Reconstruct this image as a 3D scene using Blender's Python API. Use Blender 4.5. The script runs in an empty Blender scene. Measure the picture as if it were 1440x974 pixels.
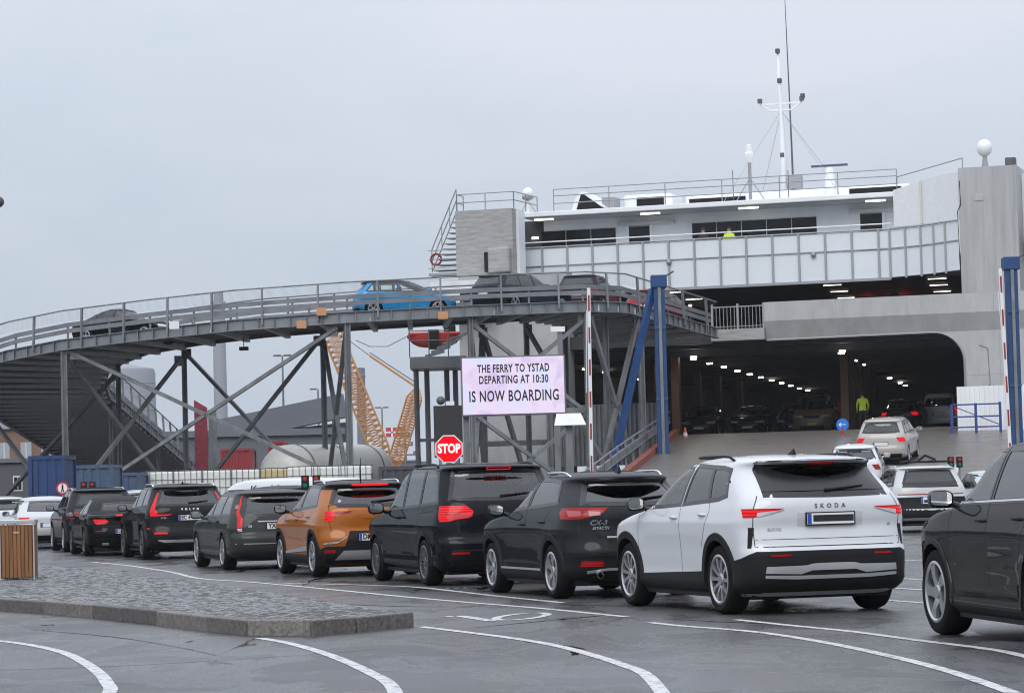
import bpy, bmesh, math, random
import numpy as np
from mathutils import Vector, Matrix, Euler
random.seed(7)
RAD = math.radians
scn = bpy.context.scene
COL = scn.collection
# ---------------------------------------------------------------- camera
PITCH = math.atan(197 / 4000.0); ROLL = RAD(1.5); EYE = 1.38
cd = bpy.data.cameras.new('camera'); cam = bpy.data.objects.new('camera', cd); COL.objects.link(cam)
cd.sensor_fit = 'HORIZONTAL'; cd.sensor_width = 36; cd.lens = 100
cd.clip_start = 0.2; cd.clip_end = 6000
cam.location = (0, 0, EYE)
_F = Vector((0, math.cos(PITCH), math.sin(PITCH))); _R0 = Vector((1, 0, 0)); _U0 = Vector((0, -math.sin(PITCH), math.cos(PITCH)))
_R = _R0 * math.cos(ROLL) - _U0 * math.sin(ROLL); _U = _R0 * math.sin(ROLL) + _U0 * math.cos(ROLL)
_m = Matrix((_R, _U, -_F)).transposed(); cam.rotation_euler = _m.to_euler()
scn.camera = cam
# ---------------------------------------------------------------- world: even overcast over a Nishita sky
SUN_EL, SUN_AZ = RAD(38), RAD(195)          # high, veiled sun behind the photographer
w = bpy.data.worlds.new('World'); scn.world = w; w.use_nodes = True
nt = w.node_tree; N = nt.nodes; L = nt.links; N.clear()
sky = N.new('ShaderNodeTexSky'); sky.sky_type = 'NISHITA'; sky.sun_disc = False
sky.sun_elevation = SUN_EL; sky.sun_rotation = SUN_AZ; sky.air_density = 1.0; sky.dust_density = 4.0
tc = N.new('ShaderNodeTexCoord'); sep = N.new('ShaderNodeSeparateXYZ'); L.new(tc.outputs['Generated'], sep.inputs[0])
nz = N.new('ShaderNodeTexNoise'); nz.inputs['Scale'].default_value = 4.5; nz.inputs['Detail'].default_value = 5; nz.inputs['Roughness'].default_value = .55
mp = N.new('ShaderNodeMapping'); mp.inputs['Scale'].default_value = (1, 1, 3.0); L.new(tc.outputs['Generated'], mp.inputs[0]); L.new(mp.outputs[0], nz.inputs['Vector'])
rmp = N.new('ShaderNodeValToRGB')
# the lower cloud layer is thicker: a little darker and bluer than the stratus above it
lay = N.new('ShaderNodeMapRange'); lay.interpolation_type = 'SMOOTHSTEP'; lay.inputs[1].default_value = .05; lay.inputs[2].default_value = .22; lay.inputs[3].default_value = -.16; lay.inputs[4].default_value = .16; L.new(sep.outputs[2], lay.inputs[0])
sm = N.new('ShaderNodeMath'); sm.operation = 'ADD'; L.new(nz.outputs[0], sm.inputs[0]); L.new(lay.outputs[0], sm.inputs[1]); L.new(sm.outputs[0], rmp.inputs[0])
rmp.color_ramp.elements[0].position = .3; rmp.color_ramp.elements[0].color = (.505, .58, .672, 1)
rmp.color_ramp.elements[1].position = .7; rmp.color_ramp.elements[1].color = (.625, .66, .745, 1)
# luminance of a standard overcast sky: grows evenly from the horizon to the zenith
mx = N.new('ShaderNodeMath'); mx.operation = 'MAXIMUM'; mx.inputs[1].default_value = 0; L.new(sep.outputs[2], mx.inputs[0])
ml = N.new('ShaderNodeMath'); ml.operation = 'MULTIPLY_ADD'; ml.inputs[1].default_value = 1.5; ml.inputs[2].default_value = 1.0; L.new(mx.outputs[0], ml.inputs[0])
vm = N.new('ShaderNodeVectorMath'); vm.operation = 'SCALE'; L.new(rmp.outputs[0], vm.inputs[0]); L.new(ml.outputs[0], vm.inputs['Scale'])
vs = N.new('ShaderNodeVectorMath'); vs.operation = 'SCALE'; vs.inputs['Scale'].default_value = .08; L.new(sky.outputs[0], vs.inputs[0])
mixc = N.new('ShaderNodeMix'); mixc.data_type = 'RGBA'; mixc.inputs['Factor'].default_value = .95
L.new(vs.outputs[0], mixc.inputs['A']); L.new(vm.outputs[0], mixc.inputs['B'])
bg = N.new('ShaderNodeBackground'); bg.inputs['Strength'].default_value = 1.0; L.new(mixc.outputs['Result'], bg.inputs[0])
wo = N.new('ShaderNodeOutputWorld'); L.new(bg.outputs[0], wo.inputs[0])
# ---------------------------------------------------------------- sun behind cloud
sd = bpy.data.lights.new('sun', 'SUN'); sd.energy = 1.5; sd.angle = RAD(40); sd.color = (1, .97, .93)
sun = bpy.data.objects.new('sun', sd); COL.objects.link(sun)
sdir = Vector((math.sin(SUN_AZ) * math.cos(SUN_EL), math.cos(SUN_AZ) * math.cos(SUN_EL), math.sin(SUN_EL)))
sun.rotation_euler = (-sdir).to_track_quat('-Z', 'Y').to_euler(); sun.location = (0, -20, 40)
vsn = scn.view_settings; vsn.view_transform = 'Standard'; vsn.look = 'None'; vsn.exposure = 0.0; vsn.gamma = 1.0; vsn.use_curve_mapping = False
scn.render.engine = 'CYCLES'; scn.cycles.use_denoising = True
scn.cycles.filter_width = 1.1; scn.cycles.max_bounces = 8; scn.cycles.transparent_max_bounces = 16; scn.cycles.caustics_reflective = False; scn.cycles.caustics_refractive = False

# ================================================================ helpers
def at(px, py, d):
    """world point on the sight line of a photo position, d metres down the quay"""
    v = _F * 4000 + _R * (px - 720) + _U * (487 - py)
    return Vector((0, 0, EYE)) + v * (d / v.y)
def gnd(px, py, z=0.0):
    v = _F * 4000 + _R * (px - 720) + _U * (487 - py)
    return Vector((0, 0, EYE)) + v * ((z - EYE) / v.z)

MATS = {}
def mat(name, col, rough=.5, metal=0., coat=0., var=0., vs=6., bump=0., bs=60., emit=0., ecol=None, streak=0., spec=.5, crough=.03, alpha=1., dark=None):
    if name in MATS: return MATS[name]
    m = bpy.data.materials.new(name); m.use_nodes = True; MATS[name] = m
    nt = m.node_tree; b = nt.nodes['Principled BSDF']; L = nt.links
    c = (*col, 1.)
    b.inputs['Base Color'].default_value = c; b.inputs['Roughness'].default_value = rough; b.inputs['Metallic'].default_value = metal
    b.inputs['Coat Weight'].default_value = coat; b.inputs['Coat Roughness'].default_value = crough; b.inputs['Specular IOR Level'].default_value = spec
    if emit:
        b.inputs['Emission Color'].default_value = (*(ecol or col), 1); b.inputs['Emission Strength'].default_value = emit
    if var or bump or streak:
        t = nt.nodes.new('ShaderNodeTexCoord')
        vec = t.outputs['Object']
        if streak:
            mpn = nt.nodes.new('ShaderNodeMapping'); mpn.inputs['Scale'].default_value = (1, 1, streak); L.new(vec, mpn.inputs[0]); svec = mpn.outputs[0]
        else: svec = vec
        if var:
            n = nt.nodes.new('ShaderNodeTexNoise'); n.inputs['Scale'].default_value = vs; n.inputs['Detail'].default_value = 6; n.inputs['Roughness'].default_value = .65
            L.new(svec, n.inputs['Vector'])
            r = nt.nodes.new('ShaderNodeValToRGB'); L.new(n.outputs[0], r.inputs[0])
            d = dark if dark else tuple(x * (1 - var) for x in col)
            hi = tuple(min(1, x * (1 + var * .6)) for x in col)
            r.color_ramp.elements[0].position = .32; r.color_ramp.elements[0].color = (*d, 1)
            r.color_ramp.elements[1].position = .68; r.color_ramp.elements[1].color = (*hi, 1)
            L.new(r.outputs[0], b.inputs['Base Color'])
            mr = nt.nodes.new('ShaderNodeMapRange'); L.new(n.outputs[0], mr.inputs[0])
            mr.inputs[3].default_value = min(1, rough * 1.25); mr.inputs[4].default_value = rough * .8; L.new(mr.outputs[0], b.inputs['Roughness'])
        if bump:
            n2 = nt.nodes.new('ShaderNodeTexNoise'); n2.inputs['Scale'].default_value = bs; n2.inputs['Detail'].default_value = 4; L.new(vec, n2.inputs['Vector'])
            bp = nt.nodes.new('ShaderNodeBump'); bp.inputs['Strength'].default_value = bump; bp.inputs['Distance'].default_value = .01
            L.new(n2.outputs[0], bp.inputs['Height']); L.new(bp.outputs[0], b.inputs['Normal'])
    return m

def glass(name, tint, refl=1.0):
    """thin pane: tinted see-through plus mirror reflection by angle"""
    if name in MATS: return MATS[name]
    m = bpy.data.materials.new(name); m.use_nodes = True; MATS[name] = m
    nt = m.node_tree; nt.nodes.clear(); L = nt.links
    tr = nt.nodes.new('ShaderNodeBsdfTransparent'); tr.inputs[0].default_value = (*tint, 1)
    gl = nt.nodes.new('ShaderNodeBsdfGlossy'); gl.inputs['Roughness'].default_value = .015; gl.inputs['Color'].default_value = (refl, refl, refl, 1)
    fr = nt.nodes.new('ShaderNodeFresnel'); fr.inputs['IOR'].default_value = 1.8
    mx = nt.nodes.new('ShaderNodeMixShader'); L.new(fr.outputs[0], mx.inputs[0]); L.new(tr.outputs[0], mx.inputs[1]); L.new(gl.outputs[0], mx.inputs[2])
    o = nt.nodes.new('ShaderNodeOutputMaterial'); L.new(mx.outputs[0], o.inputs[0])
    return m

class MB:
    """collects vertices and faces; build() links them as ONE mesh object"""
    def __init__(s): s.v = []; s.f = []; s.mi = []; s.cur = 0
    def add(s, vs, fs):
        o = len(s.v); s.v += [tuple(p) for p in vs]
        for f in fs: s.f.append(tuple(i + o for i in f)); s.mi.append(s.cur)
        return s
    def box(s, c, size, rz=0., M=None):
        hx, hy, hz = (k / 2 for k in size); R = M or Matrix.Rotation(rz, 3, 'Z'); c = Vector(c)
        ps = [c + R @ Vector((a * hx, b * hy, d * hz)) for d in (-1, 1) for b in (-1, 1) for a in (-1, 1)]
        return s.add(ps, [(0, 2, 3, 1), (4, 5, 7, 6), (0, 1, 5, 4), (2, 6, 7, 3), (0, 4, 6, 2), (1, 3, 7, 5)])
    def bx(s, x0, x1, y0, y1, z0, z1):
        return s.box(((x0 + x1) / 2, (y0 + y1) / 2, (z0 + z1) / 2), (abs(x1 - x0), abs(y1 - y0), abs(z1 - z0)))
    def beam(s, p, q, wd, ht=None, up=(0, 0, 1)):
        p = Vector(p); q = Vector(q); d = (q - p); ln = d.length; d.normalize(); u = Vector(up)
        sd = d.cross(u)
        if sd.length < 1e-3: sd = d.cross(Vector((0, 1, 0)))
        sd.normalize(); u = sd.cross(d)
        return s.box((p + q) / 2, (wd, ln, ht or wd), M=Matrix((sd, d, u)).transposed())
    def ibeam(s, p, q, wd, ht, t=.03, up=(0, 0, 1)):
        p = Vector(p); q = Vector(q); d = (q - p).normalized(); u = Vector(up); sd = d.cross(u)
        if sd.length < 1e-3: sd = d.cross(Vector((0, 1, 0)))
        sd.normalize(); u = sd.cross(d)
        s.beam(p, q, t, ht - 2 * t, up=u)
        for k in (-1, 1): s.beam(p + u * k * (ht / 2 - t / 2), q + u * k * (ht / 2 - t / 2), wd, t, up=u)
        return s
    def tube(s, pts, r, n=8, cap=True):
        pts = [Vector(p) for p in pts]; rs = r if isinstance(r, (list, tuple)) else [r] * len(pts)
        rings = []
        for i, p in enumerate(pts):
            d = (pts[min(i + 1, len(pts) - 1)] - pts[max(i - 1, 0)]).normalized()
            a = d.cross(Vector((0, 0, 1)))
            if a.length < 1e-3: a = d.cross(Vector((0, 1, 0)))
            a.normalize(); b = a.cross(d)
            rings.append([p + (a * math.cos(2 * math.pi * k / n) + b * math.sin(2 * math.pi * k / n)) * rs[i] for k in range(n)])
        vs = [q for g in rings for q in g]; fs = []
        for i in range(len(pts) - 1):
            for k in range(n): fs.append((i * n + k, i * n + (k + 1) % n, (i + 1) * n + (k + 1) % n, (i + 1) * n + k))
        if cap: fs.append(tuple(range(n))[::-1]); fs.append(tuple((len(pts) - 1) * n + k for k in range(n)))
        return s.add(vs, fs)
    def lathe(s, prof, n=32, axis='Z', c=(0, 0, 0)):
        """prof: list of (radius, along axis)"""
        vs = []; c = Vector(c)
        for (r, h) in prof:
            for k in range(n):
                a = 2 * math.pi * k / n; x, y = r * math.cos(a), r * math.sin(a)
                vs.append(c + (Vector((x, y, h)) if axis == 'Z' else Vector((h, x, y)) if axis == 'X' else Vector((y, h, x))))
        fs = [(i * n + k, i * n + (k + 1) % n, (i + 1) * n + (k + 1) % n, (i + 1) * n + k) for i in range(len(prof) - 1) for k in range(n)]
        return s.add(vs, fs)
    def prism(s, poly, z0, z1):
        n = len(poly)
        vs = [(x, y, z0) for x, y in poly] + [(x, y, z1) for x, y in poly]
        return s.add(vs, [tuple(range(n))[::-1], tuple(range(n, 2 * n))] + [(i, (i + 1) % n, n + (i + 1) % n, n + i) for i in range(n)])
    def extr(s, pts, vec):
        """flat polygon of 3-D points pushed along vec"""
        n = len(pts); pts = [Vector(p) for p in pts]; vec = Vector(vec)
        return s.add(pts + [p + vec for p in pts], [tuple(range(n))[::-1], tuple(range(n, 2 * n))] + [(i, (i + 1) % n, n + (i + 1) % n, n + i) for i in range(n)])
    def grid(s, rows, close=False):
        """rows: list of equal-length point lists"""
        n = len(rows[0]); vs = [p for r in rows for p in r]
        fs = [(i * n + k, i * n + k + 1, (i + 1) * n + k + 1, (i + 1) * n + k) for i in range(len(rows) - 1) for k in range(n - 1)]
        if close: fs += [(i * n + n - 1, i * n, (i + 1) * n, (i + 1) * n + n - 1) for i in range(len(rows) - 1)]
        return s.add(vs, fs)
    def ball(s, c, r, nu=16, nv=10, sc=(1, 1, 1)):
        c = Vector(c); rows = []
        for i in range(nv + 1):
            th = math.pi * i / nv
            rows.append([c + Vector((sc[0] * r * math.sin(th) * math.cos(2 * math.pi * k / nu), sc[1] * r * math.sin(th) * math.sin(2 * math.pi * k / nu), sc[2] * r * math.cos(th))) for k in range(nu)])
        return s.grid(rows, True)
    def mesh(s, name, mats):
        me = bpy.data.meshes.new(name); me.from_pydata(s.v, [], s.f)
        for m in (mats if isinstance(mats, (list, tuple)) else [mats]): me.materials.append(m)
        if max(s.mi, default=0): me.polygons.foreach_set('material_index', s.mi)
        return me
    def build(s, name, m, parent=None, smooth=False, bevel=0, fix=True):
        me = s.mesh(name, m)
        if fix:
            bm = bmesh.new(); bm.from_mesh(me); bmesh.ops.recalc_face_normals(bm, faces=bm.faces); bm.to_mesh(me); bm.free()
        if smooth is True: me.shade_smooth()
        elif smooth: me.shade_smooth(); me.set_sharp_from_angle(angle=RAD(smooth))
        return link(name, me, parent, bevel)
def link(name, me, parent=None, bevel=0):
    o = bpy.data.objects.new(name, me); COL.objects.link(o)
    if parent: o.parent = parent
    if bevel:
        b = o.modifiers.new('bevel', 'BEVEL'); b.width = bevel; b.segments = 2; b.limit_method = 'ANGLE'
    return o
def tag(o, label=None, cat=None, group=None, kind=None):
    if label: o['label'] = label
    if cat: o['category'] = cat
    if group: o['group'] = group
    if kind: o['kind'] = kind
    return o
def empty(name, loc=(0, 0, 0), rz=0, label=None, cat=None, group=None, rot=None):
    o = bpy.data.objects.new(name, None); COL.objects.link(o); o.location = loc
    o.rotation_euler = rot if rot else (0, 0, rz); o.empty_display_size = .3
    return tag(o, label, cat, group)
def copy_tree(o, parent=None):
    c = o.copy(); COL.objects.link(c); c.parent = parent
    for ch in o.children: copy_tree(ch, c)
    return c
_fonts = {}
def text_mesh(txt, size, depth=.004, bold=0., sx=1., spacing=1., shear=0., align='CENTER'):
    cu = bpy.data.curves.new('lettering', 'FONT'); cu.body = txt; cu.size = size; cu.extrude = depth; cu.offset = bold
    cu.align_x = align; cu.align_y = 'CENTER'; cu.space_character = spacing; cu.resolution_u = 3; cu.shear = shear
    ob = bpy.data.objects.new('lettering', cu); COL.objects.link(ob)
    dg = bpy.context.evaluated_depsgraph_get(); dg.update()
    me = bpy.data.meshes.new_from_object(ob.evaluated_get(dg)); bpy.data.objects.remove(ob); bpy.data.curves.remove(cu)
    if sx != 1:
        for v in me.vertices: v.co.x *= sx
    return me
def lettering(txt, size, m, parent, M4, name='lettering', fit=None, **k):
    me = text_mesh(txt, size, **k)
    if fit:
        xs = [v.co.x for v in me.vertices]; f = fit / (max(xs) - min(xs))
        for v in me.vertices: v.co.x *= f
    me.materials.clear(); me.materials.append(m)
    me.transform(M4)
    return tag(link(name, me, parent), kind='stuff')
def frame4(o, x, up):
    """matrix taking text x to x, text y to up, at o"""
    x = Vector(x).normalized(); up = Vector(up).normalized(); n = x.cross(up).normalized(); up = n.cross(x)
    m = Matrix((x, up, n)).transposed().to_4x4(); m.translation = o
    return m

def vary(m, lo, hi):
    """each object of this material a little lighter or darker than the next"""
    nt = m.node_tree; b = nt.nodes['Principled BSDF']; oi = nt.nodes.new('ShaderNodeObjectInfo'); mr = nt.nodes.new('ShaderNodeMapRange'); mr.inputs[3].default_value = lo; mr.inputs[4].default_value = hi; nt.links.new(oi.outputs['Random'], mr.inputs[0])
    vm = nt.nodes.new('ShaderNodeVectorMath'); vm.operation = 'SCALE'; src = b.inputs['Base Color'].links[0].from_socket; nt.links.new(src, vm.inputs[0]); nt.links.new(mr.outputs[0], vm.inputs['Scale']); nt.links.new(vm.outputs[0], b.inputs['Base Color'])
    return m
# common materials
STEEL = mat('galvanised_steel', (.19, .205, .225), .5, .15, var=.3, vs=2.2, streak=.35, dark=(.115, .115, .112))
DSTEEL = mat('dark_weathered_steel', (.10, .105, .112), .6, .1, var=.35, vs=2.5)
WHITE = mat('white_paint', (.76, .78, .80), .4, var=.06, vs=1.5)
BLACK = mat('black_plastic', (.009, .009, .010), .5, spec=.2)
RUBBER = mat('tyre_rubber', (.009, .009, .0095), .8, bump=.1, bs=200, spec=.15)
CHROME = mat('polished_metal', (.75, .76, .78), .15, 1.)
BLUEP = mat('blue_paint', (.006, .05, .165), .5, var=.25, vs=2)
REDP = mat('red_paint', (.42, .03, .025), .5, var=.15)
LAMP = mat('lamp_glow', (1, .93, .78), .5, emit=3.5, ecol=(1, .93, .78))
# ================================================================ cars
def pchip(tab):
    xs = np.array([a for a, b in tab], float); ys = np.array([b for a, b in tab], float)
    h = np.diff(xs); dl = np.diff(ys) / h; n = len(xs); d = np.zeros(n)
    for i in range(1, n - 1):
        if dl[i - 1] * dl[i] > 0:
            w1, w2 = 2 * h[i] + h[i - 1], h[i] + 2 * h[i - 1]; d[i] = (w1 + w2) / (w1 / dl[i - 1] + w2 / dl[i])
    d[0], d[-1] = dl[0], dl[-1]
    def f(x):
        x = min(max(x, xs[0]), xs[-1]); i = min(int(np.searchsorted(xs, x, 'right')) - 1, n - 2); t = (x - xs[i]) / h[i]
        return float((1 + 2 * t) * (1 - t) ** 2 * ys[i] + t * (1 - t) ** 2 * h[i] * d[i] + t * t * (3 - 2 * t) * ys[i + 1] + t * t * (t - 1) * h[i] * d[i + 1])
    return f
def inside(poly, a, b):
    r = False; j = len(poly) - 1
    for i in range(len(poly)):
        x1, y1 = poly[i]; x2, y2 = poly[j]
        if (y1 > b) != (y2 > b) and a < (x2 - x1) * (b - y1) / (y2 - y1) + x1: r = not r
        j = i
    return r
def offset_poly(poly, m):
    """push a closed outline outwards by m"""
    n = len(poly); A = sum(poly[i][0] * poly[(i + 1) % n][1] - poly[(i + 1) % n][0] * poly[i][1] for i in range(n))
    sg = 1 if A > 0 else -1; out = []
    for i in range(n):
        p, q, r = poly[i - 1], poly[i], poly[(i + 1) % n]
        def nrm(a, b):
            dx, dy = b[0] - a[0], b[1] - a[1]; l = math.hypot(dx, dy) or 1e-9; return (dy / l * sg, -dx / l * sg)
        n1, n2 = nrm(p, q), nrm(q, r); bx, by = n1[0] + n2[0], n1[1] + n2[1]; l = math.hypot(bx, by) or 1e-9
        k = m / max(.45, (bx * n1[0] + by * n1[1]) / l); out.append((q[0] + bx / l * k, q[1] + by / l * k))
    return out
def resample(pl, n):
    d = [0]
    for a, b in zip(pl, pl[1:]): d.append(d[-1] + math.hypot(b[0] - a[0], b[1] - a[1]))
    out = []
    for i in range(n + 1):
        s = d[-1] * i / n; k = 0
        while k < len(pl) - 2 and d[k + 1] < s: k += 1
        t = (s - d[k]) / ((d[k + 1] - d[k]) or 1e-9); out.append((pl[k][0] + (pl[k + 1][0] - pl[k][0]) * t, pl[k][1] + (pl[k + 1][1] - pl[k][1]) * t))
    return out
def lamp_mat(name, lo, hi):
    """red lens over banded reflector and light guides"""
    m = mat(name, (.16, .002, .004), .25, coat=.25, spec=.2, emit=lo, ecol=(1, .008, .012)); nt = m.node_tree; b = nt.nodes['Principled BSDF']; nn = nt.nodes.new
    t = nn('ShaderNodeTexCoord'); wv = nn('ShaderNodeTexWave'); wv.wave_type = 'BANDS'; wv.bands_direction = 'Z'; wv.inputs['Scale'].default_value = 9; wv.inputs['Distortion'].default_value = 1.2; wv.inputs['Detail'].default_value = 2; nt.links.new(t.outputs['Object'], wv.inputs['Vector'])
    mr = nn('ShaderNodeMapRange'); mr.inputs[1].default_value = .45; mr.inputs[2].default_value = .85; mr.inputs[3].default_value = lo; mr.inputs[4].default_value = hi; nt.links.new(wv.outputs['Fac'], mr.inputs[0]); nt.links.new(mr.outputs[0], b.inputs['Emission Strength'])
    return m
LINING = mat('car_interior', (.05, .05, .052), .85, spec=.1); HEADL = mat('head_lining', (.42, .42, .41), .9, spec=.1)
SEAT = mat('seat_fabric', (.045, .045, .05), .85)
SEAM = mat('panel_gap', (.006, .006, .007), .7)
PRIV = glass('privacy_glass', (.07, .075, .08)); CLEAR = glass('window_glass', (.86, .94, .92)); MID = glass('tinted_glass', (.45, .51, .51))
TRIM = mat('window_trim', (.012, .012, .013), .3)
MIRR = mat('mirror_glass', (.7, .73, .75), .04, 1.)
ALLOY = mat('alloy_rim', (.50, .51, .53), .3, .85, var=.1); DALLOY = mat('grey_alloy_rim', (.13, .135, .14), .35, .7)
RIMBACK = mat('brake_shadow', (.02, .02, .022), .6, .3)
RED_L = lamp_mat('tail_light_lit', .30, 1.0); RED_D = lamp_mat('tail_light', .05, .22)
RED_B = mat('brake_bar', (.4, .003, .004), .4, spec=.1, emit=.85, ecol=(1, .02, .025))
CLEARL = mat('lamp_lens', (.62, .6, .6), .12, .3, coat=1); PLATE = mat('number_plate_white', (.72, .73, .74), .35); PBLUE = mat('plate_blue', (.02, .07, .35), .4)
PYEL = mat('number_plate_yellow', (.75, .48, .03), .35); PTXT = mat('plate_characters', (.012, .012, .014), .5)
SILVER = mat('silver_trim', (.42, .43, .45), .38, .5)
CLAD = mat('grey_black_cladding', (.012, .0122, .0132), .6, bump=.05, bs=150, spec=.2)
def paint(name, col, metal=.0, rough=.35, wet=True):
    return mat('car_paint_' + name, tuple(x * (.55 if max(col) < .08 else 1) for x in col), .5, metal * .3, coat=.42 if max(col) < .08 else .8, crough=.015, spec=0.)

_wheels = {}
def wheel_mesh(r, wd, style, col):
    key = (round(r, 3), style, col.name)
    if key in _wheels: return _wheels[key]
    rr = r * .70
    ty = MB().lathe([(rr, -wd / 2 + .03), (rr + .012, -wd / 2 + .004), (r * .86, -wd / 2 - .006), (r * .955, -wd / 2 + .012), (r, -wd / 2 + .05), (r, wd / 2 - .05), (r * .955, wd / 2 - .012), (r * .86, wd / 2 + .006), (rr + .012, wd / 2 - .004), (rr, wd / 2 - .03), (rr, -wd / 2 + .03)], 40, 'X')
    tm = ty.mesh('tyre', RUBBER); tm.shade_smooth(); tm.set_sharp_from_angle(angle=RAD(40))
    rb = MB(); o = -wd / 2    # outer face is -x
    rb.lathe([(rr + .008, o + .0), (rr - .012, o - .006), (rr - .028, o + .008), (rr - .03, o + .09), (rr - .03, wd / 2 - .03)], 40, 'X')
    rb.cur = 1; rb.lathe([(rr - .03, o + .085), (.02, o + .085), (0.0, o + .085)], 24, 'X'); rb.cur = 0
    n, tw, wdt, twin = {'5': (5, 0, .085, 0), '5d': (5, 0, .055, 1), '10': (10, 0, .05, 0), '5w': (5, .35, .12, 0), '7': (7, 0, .055, 0), '6': (6, .0, .07, 0), '9d': (9, 0, .032, 1), 'aero': (5, .5, .15, 0)}[style]
    for k in range(n):
        for j in ((-1, 1) if twin else (0,)):
            a0 = 2 * math.pi * k / n + .3; a1 = a0 + tw + j * .19; a0 += j * .05
            p0 = Vector((o + .03, math.cos(a0) * .045, math.sin(a0) * .045)); p1 = Vector((o + .006, math.cos(a1) * (rr - .015), math.sin(a1) * (rr - .015)))
            d = (p1 - p0).normalized(); sd = d.cross(Vector((1, 0, 0))).normalized(); t = Vector((.03, 0, 0))
            wa, wb_ = wdt * .42, wdt * (.62 if twin else .5)
            ps = [p0 - sd * wa, p0 + sd * wa, p1 + sd * wb_, p1 - sd * wb_]; mid = [(p0 + p1) / 2 - sd * wa * .8 - Vector((.012, 0, 0)), (p0 + p1) / 2 + sd * wa * .8 - Vector((.012, 0, 0))]
            top = [ps[0], ps[1], mid[1], ps[2], ps[3], mid[0]]
            rb.add(top + [q + t for q in top], [(0, 1, 2, 5), (5, 2, 3, 4), (6, 11, 8, 7), (11, 10, 9, 8), (1, 0, 6, 7), (2, 1, 7, 8), (3, 2, 8, 9), (0, 5, 11, 6), (5, 4, 10, 11)])
    rb.lathe([(.062, o + .06), (.062, o + .022), (.05, o + .012), (0.0, o + .010)], 20, 'X')
    rm = rb.mesh('rim', [col, RIMBACK]); rm.shade_smooth(); rm.set_sharp_from_angle(angle=RAD(35))
    bm = bmesh.new(); bm.from_mesh(rm); bmesh.ops.recalc_face_normals(bm, faces=bm.faces); bm.to_mesh(rm); bm.free()
    _wheels[key] = (tm, rm); return _wheels[key]

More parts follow.
